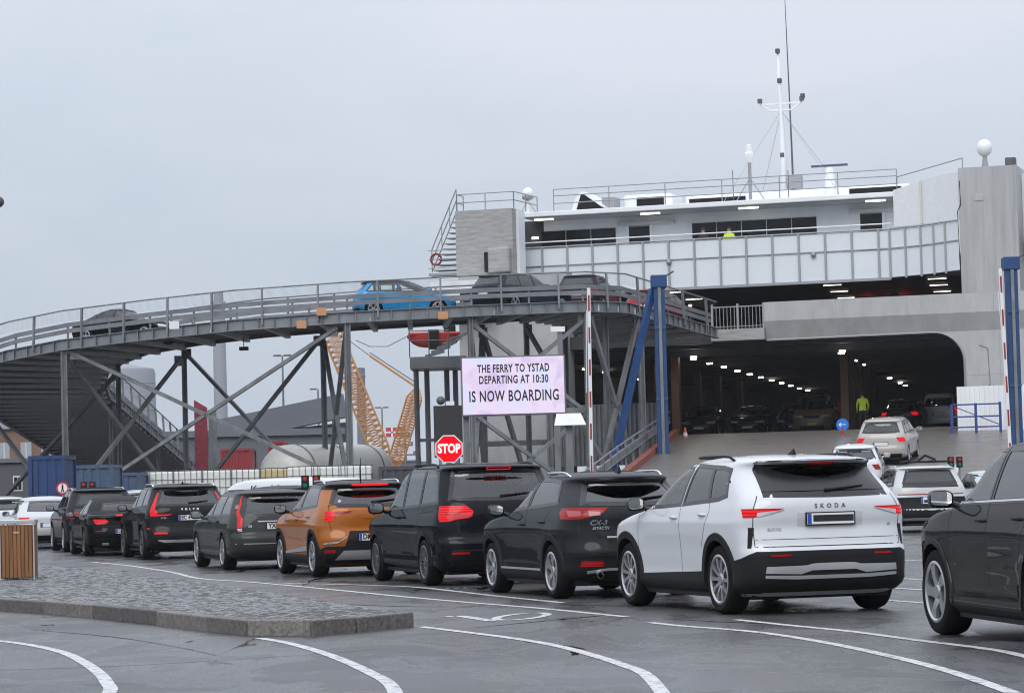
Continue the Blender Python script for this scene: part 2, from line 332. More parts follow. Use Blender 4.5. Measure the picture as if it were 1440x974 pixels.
class Car:
    """body lofted from level outlines; panes, lamps, trim laid on that surface as parts of their own"""
    def __init__(s, name, label, cat, wb, ro, fo, W, H, belt, rear, cowl, ws, tumble=.76, hood=.93, ar=(.45, .6), nr=(3.2, 2.8), af=(.7, .5), nf=2.6, wr=.345, track=None, flare=.012, group=None, res=1., zb=.19, nose=0.):
        s.wb, s.W, s.H, s.belt, s.wr, s.flare = wb, W, H, belt, wr, flare
        s.track = track or W - .26; s.y0, s.y1 = -(wb / 2 + ro), wb / 2 + fo; s.zb = zb
        s.root = empty(name, label=label, cat=cat, group=group)
        rt = rear[-1][1]; kk = min(1, (s.y1 - s.y0 - ws - rt - .3) / 2.45)
        s.rear = pchip(rear + [(H - .03, rt + .4 * kk), (H - .012, rt + .85 * kk), (H, rt + 1.25 * kk)])
        s.front = pchip([(zb, .3), (.28, .09), (.42, .02), (.55, nose), (hood - .2, .02), (hood - .09, .1), (hood, .42), (cowl[0], cowl[1]), (H - .14, ws), (H - .06, ws + .3 * kk), (H - .03, ws + .55 * kk), (H - .012, ws + .85 * kk), (H, ws + 1.2 * kk)])
        s.wid = pchip([(zb, .84), (.25, .935), (.33, .972), (.42, .964), (.56, .968), (.72, .982), (belt - .225, .999), (belt - .18, .989), (belt - .08, .967), (belt, .94), (belt + (H - belt) * .45, .94 + (tumble - .94) * .5), (H - .12, tumble), (H - .07, tumble - .045), (H - .04, tumble - .12), (H - .018, tumble - .27), (H, tumble - .5)])
        s.ar = pchip([(zb, ar[0]), (belt - .1, ar[0]), (H - .2, ar[1]), (H, ar[1])]); s.nr = pchip([(zb, nr[0]), (belt - .1, nr[0]), (H - .2, nr[1]), (H, nr[1] - .4)])
        s.af = pchip([(zb, af[0]), (belt - .1, af[0]), (belt + .1, af[1]), (H, af[1])]); s.nf = nf
        s.holes = []; s.res = res; s.R = wr + .055; s.parts = []
    # surface -------------------------------------------------------------
    def lim(s, z): return s.y0 + s.rear(z), s.y1 - s.front(z)
    def hw(s, y, z):
        b = 0
        if s.flare and z < s.belt:
            for yw in (-s.wb / 2, s.wb / 2):
                b += s.flare * math.exp(-((y - yw) / .42) ** 2) * math.exp(-((z - .6) / .3) ** 2)
        return s.wid(z) * s.W / 2 + b
    def side(s, y, z):
        yr, yf = s.lim(z); L = yf - yr; a = min(s.ar(z), L * .45); b = min(s.af(z), L * .45); c = 1.
        if y < yr + a: q = min(1, 1 - (y - yr) / a); n = s.nr(z); c = max(0, 1 - q ** n) ** (1 / n)
        elif y > yf - b: q = min(1, 1 - (yf - y) / b); c = max(0, 1 - q ** s.nf) ** (1 / s.nf)
        return s.hw(y, z) * c
    def t_of(s, mode, c, z):
        """parameter on the outline: |t|<=1 round the end corner, beyond 1 in metres along the side"""
        yr, yf = s.lim(z); L = yf - yr
        if mode in 'rs': a = min(s.ar(z), L * .45); n = s.nr(z)
        else: a = min(s.af(z), L * .45); n = s.nf
        if mode in 'rf':
            w_ = s.hw(yr if mode == 'r' else yf, z); q = min(1, abs(c) / w_); return math.copysign(math.asin(q ** (n / 2)) / (math.pi / 2), c)
        dy = (c - yr) if mode == 's' else (yf - c)
        if dy < a: return math.acos(max(0, min(1, 1 - dy / a)) ** (n / 2)) / (math.pi / 2)
        return 1 + dy - a
    def pt(s, t, z, sg=-1, end='r'):
        yr, yf = s.lim(z); L = yf - yr; at_ = abs(t); sx = sg if t >= 0 else -sg
        if end == 'r': a = min(s.ar(z), L * .45); n = s.nr(z)
        else: a = min(s.af(z), L * .45); n = s.nf
        if at_ <= 1:
            ph = at_ * math.pi / 2; dy = a * (1 - max(0, math.cos(ph)) ** (2 / n)); y = yr + dy if end == 'r' else yf - dy
            return Vector((sx * s.hw(y, z) * math.sin(ph) ** (2 / n), y, z))
        y = yr + a + at_ - 1 if end == 'r' else yf - a - at_ + 1
        return Vector((sx * s.side(y, z), y, z))
    def sp(s, y, z, sg=-1, off=0.):
        """point on the flank pushed out by off"""
        p = Vector((sg * s.side(y, z), y, z))
        if off:
            e = .01; a = Vector((sg * s.side(y + e, z), y + e, z)) - p; b = Vector((sg * s.side(y, z + e), y, z + e)) - p
            n = a.cross(b).normalized(); n = n if n.x * sg > 0 else -n; p = p + n * off
        return p
    # body ----------------------------------------------------------------
    def body(s, m, lining=True, roof=None, zroof=9.):
        H, belt = s.H, s.belt; dz = .035 / s.res
        nb = int((belt - s.zb) / dz); ng = int((H - .13 - belt) / (dz * .9))
        zs = [s.zb + (belt - s.zb) * i / nb for i in range(nb)] + [belt + (H - .13 - belt) * i / ng for i in range(ng)] + [H - k for k in (.13, .11, .09, .072, .056, .042, .03, .02, .012, .006, 0)]
        nf = max(6, int(16 * s.res)); ns = int((s.y1 - s.y0 - .8) / (.045 / s.res))
        ring = []; half = 2 * nf + ns + 1
        for z in zs:
            yr, yf = s.lim(z); L = yf - yr; a = min(s.ar(z), L * .45); b = min(s.af(z), L * .45); row = []
            for j in range(half):
                if j <= nf: p = s.pt(j / nf, z, -1, 'r')
                elif j >= nf + ns: p = s.pt((half - 1 - j) / nf, z, -1, 'f')
                else: y = yr + a + (yf - b - yr - a) * (j - nf) / ns; p = Vector((-s.side(y, z), y, z))
                row.append(p)
            ring.append(row)
        nz = len(zs); R = s.R; alive = {}
        def dist(p): return min((math.hypot(p.y - k * s.wb / 2, p.z - s.wr), k) for k in (-1, 1))
        D = [[dist(p) for p in r] for r in ring]
        keep = []
        for i in range(nz - 1):
            for j in range(half - 1):
                q = ((i, j), (i, j + 1), (i + 1, j + 1), (i + 1, j))
                if all(D[a][b][0] < R for a, b in q): continue
                c = (ring[i][j] + ring[i][j + 1] + ring[i + 1][j + 1] + ring[i + 1][j]) / 4
                if any((j >= nf * .55 and j < half - nf * .4 and inside(po, c.y, c.z)) if md == 's' else (j < nf * 1.0 and inside(po, -c.x, c.z)) if md == 'r' else (j >= half - 1 - nf and inside(po, -c.x, c.z)) for md, po in s.holes): continue
                keep.append(q)
        for q in keep:
            for a, b in q: alive[(a, b)] = True
        for (a, b) in alive:
            d, k = D[a][b]
            if d < R and d > 1e-4:
                p = ring[a][b]; y = k * s.wb / 2 + (p.y - k * s.wb / 2) * R / d; z = s.wr + (p.z - s.wr) * R / d
                if z >= s.zb: ring[a][b] = Vector((-s.side(y, z), y, z))
        mb = MB()
        idx = lambda i, j: i * half + j
        vs = [p for r in ring for p in r]; n0 = len(vs)
        fs = [tuple(idx(a, b) for a, b in q)[::-1] for q in keep]
        vs2 = [Vector((-p.x, p.y, p.z)) for p in vs]
        mb.add(vs, fs); mb.add(vs2, [f[::-1] for f in fs])
        top = [idx(nz - 1, j) for j in range(half)] + [n0 + idx(nz - 1, j) for j in range(half - 2, 0, -1)]
        mb.f.append(tuple(top)); mb.mi.append(0)
        me = mb.mesh('body', m)
        bm = bmesh.new(); bm.from_mesh(me); bmesh.ops.remove_doubles(bm, verts=bm.verts, dist=.0006)
        bmesh.ops.delete(bm, geom=[v for v in bm.verts if not v.link_faces], context='VERTS')
        bmesh.ops.recalc_face_normals(bm, faces=bm.faces); bm.normal_update()
        tf = max(bm.faces, key=lambda f: f.calc_center_median().z)
        if tf.normal.z < 0: bmesh.ops.reverse_faces(bm, faces=bm.faces)
        
        if roof:
            me.materials.append(roof)
            for f in bm.faces:
                cc = f.calc_center_median()
                if cc.z > (zroof(cc.y) if callable(zroof) else zroof): f.material_index = 1
        bm.to_mesh(me); me.shade_smooth(); bmr = link('body', me, s.root)
        if lining:
            l2 = bm.copy(); l2.normal_update(); nn = {v.index: v.normal.copy() for v in l2.verts}
            for v in l2.verts: v.co -= nn[v.index] * .025
            bmesh.ops.reverse_faces(l2, faces=l2.faces); m2 = bpy.data.meshes.new('interior_lining'); l2.to_mesh(m2); l2.free(); m2.materials.clear(); m2.materials.append(HEADL)
            link('interior_lining', m2, s.root)
        bm.free()
        # floor pan and wheel wells keep the light out
        u = MB(); W2 = s.W / 2; yA = s.wb / 2 - R - .02
        u.bx(-W2 * .8, W2 * .8, s.y0 + .35, s.y1 - .4, s.zb - .03, s.zb + .12)
        u.bx(-W2 * .9, W2 * .9, -yA, yA, s.zb - .015, s.zb + .08)
        for k in (-1, 1):
            for sg in (-1, 1):
                rows = []
                for x in (W2 * .5, W2 * .955):
                    rows.append([Vector((sg * x, k * s.wb / 2 + (R + .004) * math.cos(a), s.wr + (R + .004) * math.sin(a))) for a in np.linspace(-.35, math.pi + .35, 20)])
                u.grid(rows); u.bx(sg * W2 * .48, sg * W2 * .5, k * s.wb / 2 - R, k * s.wb / 2 + R, s.zb, s.wr + R)
        u.build('underbody', BLACK, s.root, fix=False)
        s.bodyob = bmr
        return bmr
    # things laid on the surface -------------------------------------------
    def grid_pts(s, mode, bot, top, nu, nv, sg):
        b = resample(bot, nu); t = resample(top, nu); g = []
        conv = (lambda c, z: (s.t_of('s', c, z), z)) if mode == 's' else (lambda c, z: (s.t_of(mode, c, z), z))
        end = 'f' if mode == 'f' else 'r'
        for j in range(nv + 1):
            k = j / nv; g.append([])
            for i in range(nu + 1):
                c = b[i][0] + (t[i][0] - b[i][0]) * k; z = b[i][1] + (t[i][1] - b[i][1]) * k
                tt, z = conv(c, z); g[-1].append(s.pt(tt, z, sg, end))
        return g
    def lay(s, g, off, name, m, parent=None, depth=.012):
        nu, nv = len(g[0]), len(g); A = np.array([[tuple(p) for p in r] for r in g])
        du = np.gradient(A, axis=1); dv = np.gradient(A, axis=0); n = np.cross(du, dv); n /= (np.linalg.norm(n, axis=2, keepdims=True) + 1e-12)
        cen = A.mean(axis=(0, 1)); ax = np.array([0, cen[1] * .55, .7])
        if (n.mean(axis=(0, 1)) @ (cen - ax)) < 0: n = -n; flip = True
        else: flip = False
        o = A + n * off; i_ = A - n * depth
        mb = MB(); mb.grid([list(r) for r in o])
        def per(B): return list(B[0]) + list(B[1:, -1]) + list(B[-1, ::-1][1:]) + list(B[::-1, 0][1:-1])
        mb.grid([per(o), per(i_)], True)
        ob = mb.build(name, m, parent or s.root, smooth=50)
        return ob
    def patch(s, name, m, mode, bot, top, off=.004, nu=10, nv=6, both=True, parent=None, depth=.012):
        obs = []
        for sg in ((-1, 1) if both else (-1,)): obs.append(s.lay(s.grid_pts(mode, bot, top, nu, nv, sg), off, name, m, parent, depth))
        return obs
    def wrap(s, name, m, rows, off=.005, nu=14, both=True, parent=None, depth=.012, sub=3):
        """rows: (z, edge, edge), an edge is ('r', x) on the tail or ('s', y) on the flank"""
        obs = []
        R2 = []
        for a, b in zip(rows, rows[1:]):
            for k in range(sub): R2.append((a, b, k / sub))
        R2.append((rows[-1], rows[-1], 0))
        for sg in ((-1, 1) if both else (-1,)):
            g = []
            for a, b, k in R2:
                z = a[0] + (b[0] - a[0]) * k
                e = [s.t_of(a[q][0], a[q][1], a[0]) * (1 - k) + s.t_of(b[q][0], b[q][1], b[0]) * k for q in (1, 2)]
                g.append([s.pt(e[0] + (e[1] - e[0]) * i / nu, z, sg) for i in range(nu + 1)])
            obs.append(s.lay(g, off, name, m, parent, depth))
        return obs
    def pane(s, gm, mode, bot, top, frame=.035, fm=None, both=True, nu=12, nv=8, name='window'):
        """glass with a black surround; the body skin is cut away behind it"""
        poly = resample(bot, nu) + resample([bot[-1], top[-1]], nv)[1:-1] + resample(top, nu)[::-1] + resample([top[0], bot[0]], nv)[1:-1]
        s.holes.append((mode, offset_poly(poly, frame * .25)))
        outer = offset_poly(poly, frame); end = 'f' if mode == 'f' else 'r'
        for sg in ((-1, 1) if both else (-1,)):
            o = s.lay(s.grid_pts(mode, bot, top, nu, nv, sg), -.002, name, gm, depth=.004)
            def pts(po, off):
                r = []
                for c, z in po:
                    z = min(z, s.H - .03)
                    P0 = s.pt(s.t_of(mode, c, z), z, sg, end); e = .008
                    a = s.pt(s.t_of(mode, c + e, z), z, sg, end) - P0; b = s.pt(s.t_of(mode, c, min(z + e, s.H - .01)), min(z + e, s.H - .01), sg, end) - P0
                    n = a.cross(b)
                    if n.length > 1e-9:
                        n.normalize()
                        if (mode == 's' and n.x * sg < 0) or (mode == 'r' and n.y > 0) or (mode == 'f' and n.y < 0): n = -n
                    r.append(P0 + n * off)
                return r
            inn = offset_poly(poly, -.006)
            mb = MB(); mb.grid([pts(inn, -.012), pts(inn, .003), pts(outer, .003), pts(outer, -.012)], True)
            mb.build('window_frame', fm or TRIM, o, smooth=40)
    def seam(s, pl, mode='s', wd=.007, both=True, m=None, off=.0015, name='panel_seam', n=18):
        pl = resample(pl, n)
        for sg in ((-1, 1) if both else (-1,)):
            rows = [[], []]
            for i, (c, z) in enumerate(pl):
                a = pl[max(i - 1, 0)]; b = pl[min(i + 1, n)]; dx, dz = b[0] - a[0], b[1] - a[1]; l = math.hypot(dx, dz) or 1
                for k in (0, 1):
                    q = (1 if k else -1) * wd / 2; cc, zz = c - dz / l * q, z + dx / l * q
                    p = s.pt(s.t_of(mode, cc, zz), zz, sg, 'f' if mode == 'f' else 'r')
                    nn = Vector((sg, 0, 0)) if mode == 's' else Vector((0, -1, 0)) if mode == 'r' else Vector((0, 1, 0))
                    rows[k].append(p + nn * off)
            MB().grid(rows).build(name, m or SEAM, s.root)
    def arches(s, m, wid=.02, out=.006, low=None):
        for k in (-1, 1):
            for sg in (-1, 1):
                yw = k * s.wb / 2; lo = s.zb + .03 if low is None else low
                a0 = math.asin(max(-1, (lo - s.wr) / s.R)); rows = [[], [], [], []]
                for a in np.linspace(a0, math.pi - a0, 40):
                    for r_i, (rad, off) in enumerate(((s.R - .012, -.07), (s.R - .012, out), (s.R + wid * .85, out), (s.R + wid, -.01))):
                        y, z = yw + rad * math.cos(a), max(s.zb, s.wr + rad * math.sin(a)); rows[r_i].append(s.sp(y, z, sg, 0) + Vector((sg * off, 0, 0)))
                MB().grid(rows).build('wheel_arch', m, s.root, smooth=40)
    def wheels(s, style='5', col=None, wd=.235, steer=0.):
        tm, rm = wheel_mesh(s.wr, wd, style, col or ALLOY)
        for k in (-1, 1):
            for sg in (-1, 1):
                o = link('wheel', tm, s.root); o.location = (sg * (s.track / 2), k * s.wb / 2, s.wr)
                o.rotation_euler = (random.uniform(0, 1.2), 0, (0 if sg < 0 else math.pi) + (steer if k > 0 else 0))
                link('rim', rm, o)
    def handles(s, spots, m):
        for y, z in spots:
            for sg in (-1, 1):
                p = s.sp(y, z, sg, .018); mb = MB()
                mb.tube([p + Vector((-.022 * sg, .1, 0)), p + Vector((0, .075, 0)), p + Vector((.004 * sg, 0, .004)), p + Vector((0, -.075, 0)), p + Vector((-.022 * sg, -.1, 0))], [.008, .014, .015, .014, .008], 8)
                mb.build('door_handle', m, s.root, smooth=True)
    def mirrors(s, y, z, m, size=(.21, .12, .145)):
        for sg in (-1, 1):
            p = s.sp(y, z - .02, sg, 0); c = p + Vector((sg * (size[0] / 2 + .045), .0, .075)); mb = MB(); rows = []
            nu = 20
            for q, sc in ((-.5, .90), (-.46, 1.), (-.1, 1.), (.25, .86), (.42, .6), (.5, .2)):
                rows.append([c + Vector((size[0] / 2 * sc * math.copysign(abs(math.cos(a)) ** .6, math.cos(a)) + (0 if q < 0 else -.02 * sg * q), q * size[1], size[2] / 2 * sc * math.copysign(abs(math.sin(a)) ** .6, math.sin(a)) + .02 * q)) for a in np.linspace(0, 2 * math.pi, nu, endpoint=False)])
            mb.grid(rows, True); mb.add(rows[-1], [tuple(range(nu))])
            mb.tube([p + Vector((-.03 * sg, -.01, .0)), p + Vector((.05 * sg, 0, .03)), c + Vector((-sg * size[0] * .3, .0, -.02))], [.03, .026, .03], 8)
            o = mb.build('wing_mirror', m, s.root, smooth=50)
            g = MB(); rr = [c + Vector((size[0] / 2 * .84 * math.copysign(abs(math.cos(a)) ** .6, math.cos(a)), -.5 * size[1] + .004, size[2] / 2 * .82 * math.copysign(abs(math.sin(a)) ** .6, math.sin(a)))) for a in np.linspace(0, 2 * math.pi, 24, endpoint=False)]
            g.add(rr, [tuple(range(24))]); g.build('mirror_glass', MIRR, o)
            f = MB(); r2 = [c + (q - c) * 1.12 + Vector((0, .016, 0)) for q in rr]; f.add(r2, [tuple(range(24))]); f.build('mirror_rim', BLACK, o)
    def rails(s, y0, y1, m, h=.035, inset=.05, r=.014):
        for sg in (-1, 1):
            pts = []
            for i in range(13):
                k = i / 12; y = y0 + (y1 - y0) * k; zt = s.roof_z(y, .0) ; lift = h * min(1, math.sin(math.pi * k) * 3.2)
                z = s.H - .075; x = sg * (s.side(y, z) - inset)
                zz = s.surf_z(x, y); pts.append((x, y, zz + lift - .004))
            MB().tube(pts, r, 8).build('roof_rail', m, s.root, smooth=True)
    def surf_z(s, x, y):
        lo, hi = s.belt, s.H
        for _ in range(24):
            z = (lo + hi) / 2; yr, yf = s.lim(z)
            if yr < y < yf and abs(x) < s.side(y, z): lo = z
            else: hi = z
        return lo
    def roof_z(s, y, x): return s.surf_z(x, y)
    def fin(s, y, m, big=1.):
        z = s.surf_z(0, y); MB().add([(-.025 * big, y - .07 * big, z - .01), (.025 * big, y - .07 * big, z - .01), (.03 * big, y + .09 * big, z - .01), (-.03 * big, y + .09 * big, z - .01), (-.004, y - .06 * big, z + .065 * big), (.004, y - .06 * big, z + .065 * big), (.003, y - .01 * big, z + .05 * big), (-.003, y - .01 * big, z + .05 * big)],
            [(0, 1, 2, 3), (4, 5, 1, 0), (5, 6, 2, 1), (6, 7, 3, 2), (7, 4, 0, 3), (4, 7, 6, 5)]).build('antenna', m, s.root)
    def whip(s, y, ln=.45, lean=-.25):
        z = s.surf_z(0, y); MB().tube([(0, y, z - .01), (0, y, z + .03), (0, y + lean * ln, z + ln)], [.016, .01, .004], 6).build('antenna', BLACK, s.root)
    def rearp(s, x, z, off=0.):
        p = s.pt(s.t_of('r', -x, z), z, -1); return p + Vector((0, -off, 0))
    def plate(s, z, txt='', wd=.52, ht=.11, m=None, x=0., front=False, tilt=0., blue=True, cover=False):
        if front: y = s.lim(z)[1] + .012; d = 1
        else: y = s.rearp(x, z).y - .012; d = -1
        o = MB().box((x, y, z), (wd, .016, ht)).build('licence_plate', m or PLATE, s.root)
        f4 = frame4(Vector((x, y + d * .0095, z)), (-d, 0, 0), (0, 0, 1))
        MB().box((x, y - d * .004, z), (wd + .03, .014, ht + .025)).build('plate_holder', BLACK, o)
        if blue: MB().box((x + (wd / 2 - .025) * d, y + d * .001, z), (.045, .016, ht * .96)).build('country_band', PBLUE, o)
        if txt: lettering(txt, ht * 1.05, PTXT, o, f4 @ Matrix.Translation((-wd / 2 + (.06 if blue else .025), 0, 0)), depth=.0015, bold=.005, sx=.86, align='LEFT', name='plate_characters')
        if cover: MB().box((x + .03, y - .004, z + .004), (wd * .86, .016, ht * .6)).build('blanked_strip', PTXT, o)
        return o
    def seats(s, back=True, zf=.62, sm=None, front=.05, rear=-.85):
        W2 = s.W / 2
        sm = sm or SEAT
        for x in (-.38, .38):
            c = [(x, front + .28, zf - .12), (x, front - .08, zf - .1)]
            mb = MB(); mb.box((x, front + .2, zf - .12), (.48, .5, .16)); o = mb.build('front_seat', sm, s.root, bevel=.04)
            M_ = Matrix.Rotation(RAD(14), 3, 'X'); MB().box((x, front - .12, zf + .22), (.46, .13, .62), M=M_).build('seat_back', sm, o, bevel=.05)
            MB().box((x, front - .2, zf + .62), (.26, .09, .17), M=M_).build('headrest', sm, o, bevel=.035)
        if back:
            o = MB().box((0, rear + .2, zf - .1), (1.24, .5, .16)).build('rear_bench', sm, s.root, bevel=.04)
            M_ = Matrix.Rotation(RAD(14), 3, 'X'); MB().box((0, rear - .1, zf + .2), (1.24, .13, .58), M=M_).build('seat_back', sm, o, bevel=.05)
            for x in (-.38, .38): MB().box((x, rear - .18, zf + .55), (.26, .08, .14), M=M_).build('headrest', sm, o, bevel=.03)
        MB().bx(-W2 * .8, W2 * .8, front + .75, front + 1.25, zf - .2, s.belt - .06).build('dashboard', LINING, s.root, bevel=.06)
        t = MB(); c = Vector((-.38, front + .62, zf + .27)); R3 = Matrix.Rotation(RAD(65), 3, 'X')
        t.tube([c + R3 @ Vector((.18 * math.cos(a), .18 * math.sin(a), 0)) for a in np.linspace(0, 2 * math.pi, 21)], .015, 6, cap=False); t.box(c, (.34, .03, .05)); t.build('steering_wheel', LINING, s.root)
    def wiper(s, z, x0=-.02, x1=.42, m=None):
        pts = [s.rearp(x, z + .0 + .01 * i, .02) for i, x in enumerate(np.linspace(x0, x1, 5))]
        MB().tube(pts, [.02, .014, .012, .011, .008], 6).build('rear_wiper', m or BLACK, s.root)
    def letters(s, txt, z, size, m, x=0., **k):
        p = s.rearp(x, z, .003); e = .02; b = s.rearp(x, z + e, .003); r = s.rearp(x + e, z, .003)
        return lettering(txt, size, m, s.root, frame4(p, r - p, b - p), depth=.002, **k)
    def badge(s, z, r, m, x=0.):
        p = s.rearp(x, z, .004); MB().lathe([(r, .0), (r, -.01), (r * .8, -.014), (r * .78, -.008), (0.0, -.008)], 20, 'Y', p).build('badge', m, s.root, smooth=30)
    def place(s, X, Y, heading, z=0., pitch=0.):
        """X, Y: ground point of the rear left wheel; heading in degrees left of straight ahead"""
        h = RAD(heading); f = Vector((-math.sin(h), math.cos(h), 0)); r = Vector((math.cos(h), math.sin(h), 0))
        c = Vector((X, Y, z)) + f * (s.wb / 2) + r * (s.track / 2)
        s.root.location = c; s.root.rotation_euler = (pitch, 0, h); return s

def auto_side(c, mats, cuts, rise=.06, apad=.16, dpad=.3, dtop=.3, zt=.105, frame=.035, zb=.025, fm=None):
    """flank windows between the sloping front and rear pillars; cuts are the pillar positions"""
    z0, z1 = c.belt + zb, c.H - zt
    fb, ft = c.y1 - c.front(z0) - apad, c.y1 - c.front(z1) - apad * .8
    rb, rt_ = c.y0 + c.rear(z0 + rise) + dpad, c.y0 + c.rear(z1 - .02) + dtop
    zl = lambda y: z0 + rise * (fb - y) / (fb - rb); zu = lambda y: z1 + (.012 * (1 - ((y - .0) / 1.1) ** 2)) - .02
    E = [fb] + list(cuts) + [rb]; T = [ft] + [k - .03 for k in cuts] + [rt_]
    for i, m in enumerate(mats):
        a, b = E[i] - (.045 if i else 0), E[i + 1] + (.045 if i < len(mats) - 1 else 0); ta, tb = T[i] - (.045 if i else 0), T[i + 1] + (.045 if i < len(mats) - 1 else 0)
        if tb >= ta - .02: ta = tb + .05
        c.pane(m, 's', [(a, zl(a)), ((a + b) / 2, zl((a + b) / 2)), (b, zl(b))], [(ta, zu(ta)), ((ta + tb) / 2, zu((ta + tb) / 2)), (tb, zu(tb) - (.02 if i == len(mats) - 1 else 0))], frame=frame, fm=fm)
def auto_front(c, gm=None):
    z0, z1 = c.belt + .04, c.H - .12; c.pane(gm or CLEAR, 'f', [(c.W * .38, z0 + .02), (0, z0), (-c.W * .38, z0 + .02)], [(c.W * .28, z1), (0, z1 + .01), (-c.W * .28, z1)], both=False, nu=14)
def rear_glass(c, gm, z0, z1, xb, xt, frame=.045, sag=.012):
    c.pane(gm, 'r', [(xb, z0 + sag), (0, z0), (-xb, z0 + sag)], [(xt, z1 - sag), (0, z1), (-xt, z1 - sag)], frame=frame, both=False, nu=16)
def doors(c, cuts, fr, lo=.3, m=None):
    """shut lines of the doors"""
    c.seam([(fr, lo), (fr + .02, .7), (fr - .06, c.belt)], m=m)
    for k in cuts: c.seam([(k, lo), (k - .01, .7), (k, c.belt + .03)], m=m)
    c.seam([(-c.wb / 2 + c.R + .06, .62), (-c.wb / 2 + c.R * .75, .9), (-c.wb / 2 + .12, c.belt + .03)], m=m)
# ================================================================ ground
def asphalt():
    m = bpy.data.materials.new('wet_asphalt'); m.use_nodes = True; nt = m.node_tree; L = nt.links; b = nt.nodes['Principled BSDF']; nn = nt.nodes.new
    t = nn('ShaderNodeTexCoord')
    def noise(sc, det, scale=(1, 1, 1), rot=0., dist=0., rough=.55):
        mp = nn('ShaderNodeMapping'); mp.inputs['Scale'].default_value = scale; mp.inputs['Rotation'].default_value = (0, 0, rot); L.new(t.outputs['Object'], mp.inputs[0])
        n = nn('ShaderNodeTexNoise'); n.inputs['Scale'].default_value = sc; n.inputs['Detail'].default_value = det; n.inputs['Roughness'].default_value = rough; n.inputs['Distortion'].default_value = dist; L.new(mp.outputs[0], n.inputs['Vector']); return n.outputs[0]
    def ramp(v, a, b_, ca=0., cb=1.):
        r = nn('ShaderNodeMapRange'); r.inputs[1].default_value = a; r.inputs[2].default_value = b_; r.inputs[3].default_value = ca; r.inputs[4].default_value = cb; L.new(v, r.inputs[0]); return r.outputs[0]
    fine = noise(26, 8, rough=.8); patch = noise(.22, 5, dist=.6); wet = noise(.8, 7, (1.3, .6, 1), RAD(17), .8, .6); pud = noise(.55, 6, (1.6, .45, 1), RAD(60), 1.4, .55)
    cr = nn('ShaderNodeValToRGB'); cr.color_ramp.elements[0].color = (.018, .018, .019, 1); cr.color_ramp.elements[1].color = (.135, .134, .135, 1); cr.color_ramp.elements[0].position = .3; cr.color_ramp.elements[1].position = .75; L.new(fine, cr.inputs[0])
    pm = ramp(patch, .35, .65, .6, 1.35); mul = nn('ShaderNodeVectorMath'); mul.operation = 'SCALE'; L.new(cr.outputs[0], mul.inputs[0]); L.new(pm, mul.inputs['Scale'])
    wm = ramp(wet, .46, .56); pu = ramp(pud, .655, .69)
    dk = nn('ShaderNodeMix'); dk.data_type = 'RGBA'; L.new(pu, dk.inputs['Factor']); L.new(mul.outputs[0], dk.inputs['A']); dk.inputs['B'].default_value = (.022, .022, .024, 1); L.new(dk.outputs['Result'], b.inputs['Base Color'])
    r1 = nn('ShaderNodeMix'); r1.data_type = 'FLOAT'; L.new(wm, r1.inputs['Factor']); r1.inputs['A'].default_value = .42; r1.inputs['B'].default_value = .19
    r2 = nn('ShaderNodeMix'); r2.data_type = 'FLOAT'; L.new(pu, r2.inputs['Factor']); L.new(r1.outputs['Result'], r2.inputs['A']); r2.inputs['B'].default_value = .04; L.new(r2.outputs['Result'], b.inputs['Roughness'])
    bp = nn('ShaderNodeBump'); bp.inputs['Distance'].default_value = .012; L.new(fine, bp.inputs['Height']); bs = ramp(pu, 0, 1, .45, .02); L.new(bs, bp.inputs['Strength']); L.new(bp.outputs[0], b.inputs['Normal'])
    b.inputs['Specular IOR Level'].default_value = .36
    return m
ASPH = asphalt()
MB().add([(-1500, -80, 0), (1500, -80, 0), (1500, 4000, 0), (-1500, 4000, 0)], [(0, 1, 2, 3)]).build('ground', ASPH)['kind'] = 'structure'
LINEM = mat('worn_road_paint', (.50, .505, .51), .5, var=.2, vs=9, bump=.3, bs=40, dark=(.13, .13, .135))
for n_ in LINEM.node_tree.nodes:
    if n_.type == 'VALTORGB': n_.color_ramp.elements[0].position = .40; n_.color_ramp.elements[1].position = .50
    if n_.type == 'TEX_NOISE': n_.inputs['Detail'].default_value = 10; n_.inputs['Roughness'].default_value = .75; TAR = mat('tar_seam', (.008, .008, .009), .12)
def ribbon(pts, wd, z, name, m, sub=4, taper=None):
    pts = [Vector((*p, 0)) for p in pts]; P = []
    for i in range(len(pts) - 1):
        p0, p1, p2, p3 = pts[max(i - 1, 0)], pts[i], pts[i + 1], pts[min(i + 2, len(pts) - 1)]
        for k in range(sub):
            t = k / sub; P.append(.5 * ((2 * p1) + (p2 - p0) * t + (2 * p0 - 5 * p1 + 4 * p2 - p3) * t * t + (3 * p1 - p0 - 3 * p2 + p3) * t ** 3))
    P.append(pts[-1]); a, b = [], []
    for i, p in enumerate(P):
        d = (P[min(i + 1, len(P) - 1)] - P[max(i - 1, 0)]).normalized(); n = Vector((-d.y, d.x, 0)); ww = wd * (taper(i / (len(P) - 1)) if taper else 1)
        a.append((p.x + n.x * ww / 2, p.y + n.y * ww / 2, z)); b.append((p.x - n.x * ww / 2, p.y - n.y * ww / 2, z))
    o = MB().grid([a, b]).build(name, m); o['kind'] = 'structure'
    if o.data.polygons[0].normal.z < 0: o.data.flip_normals()
    return o
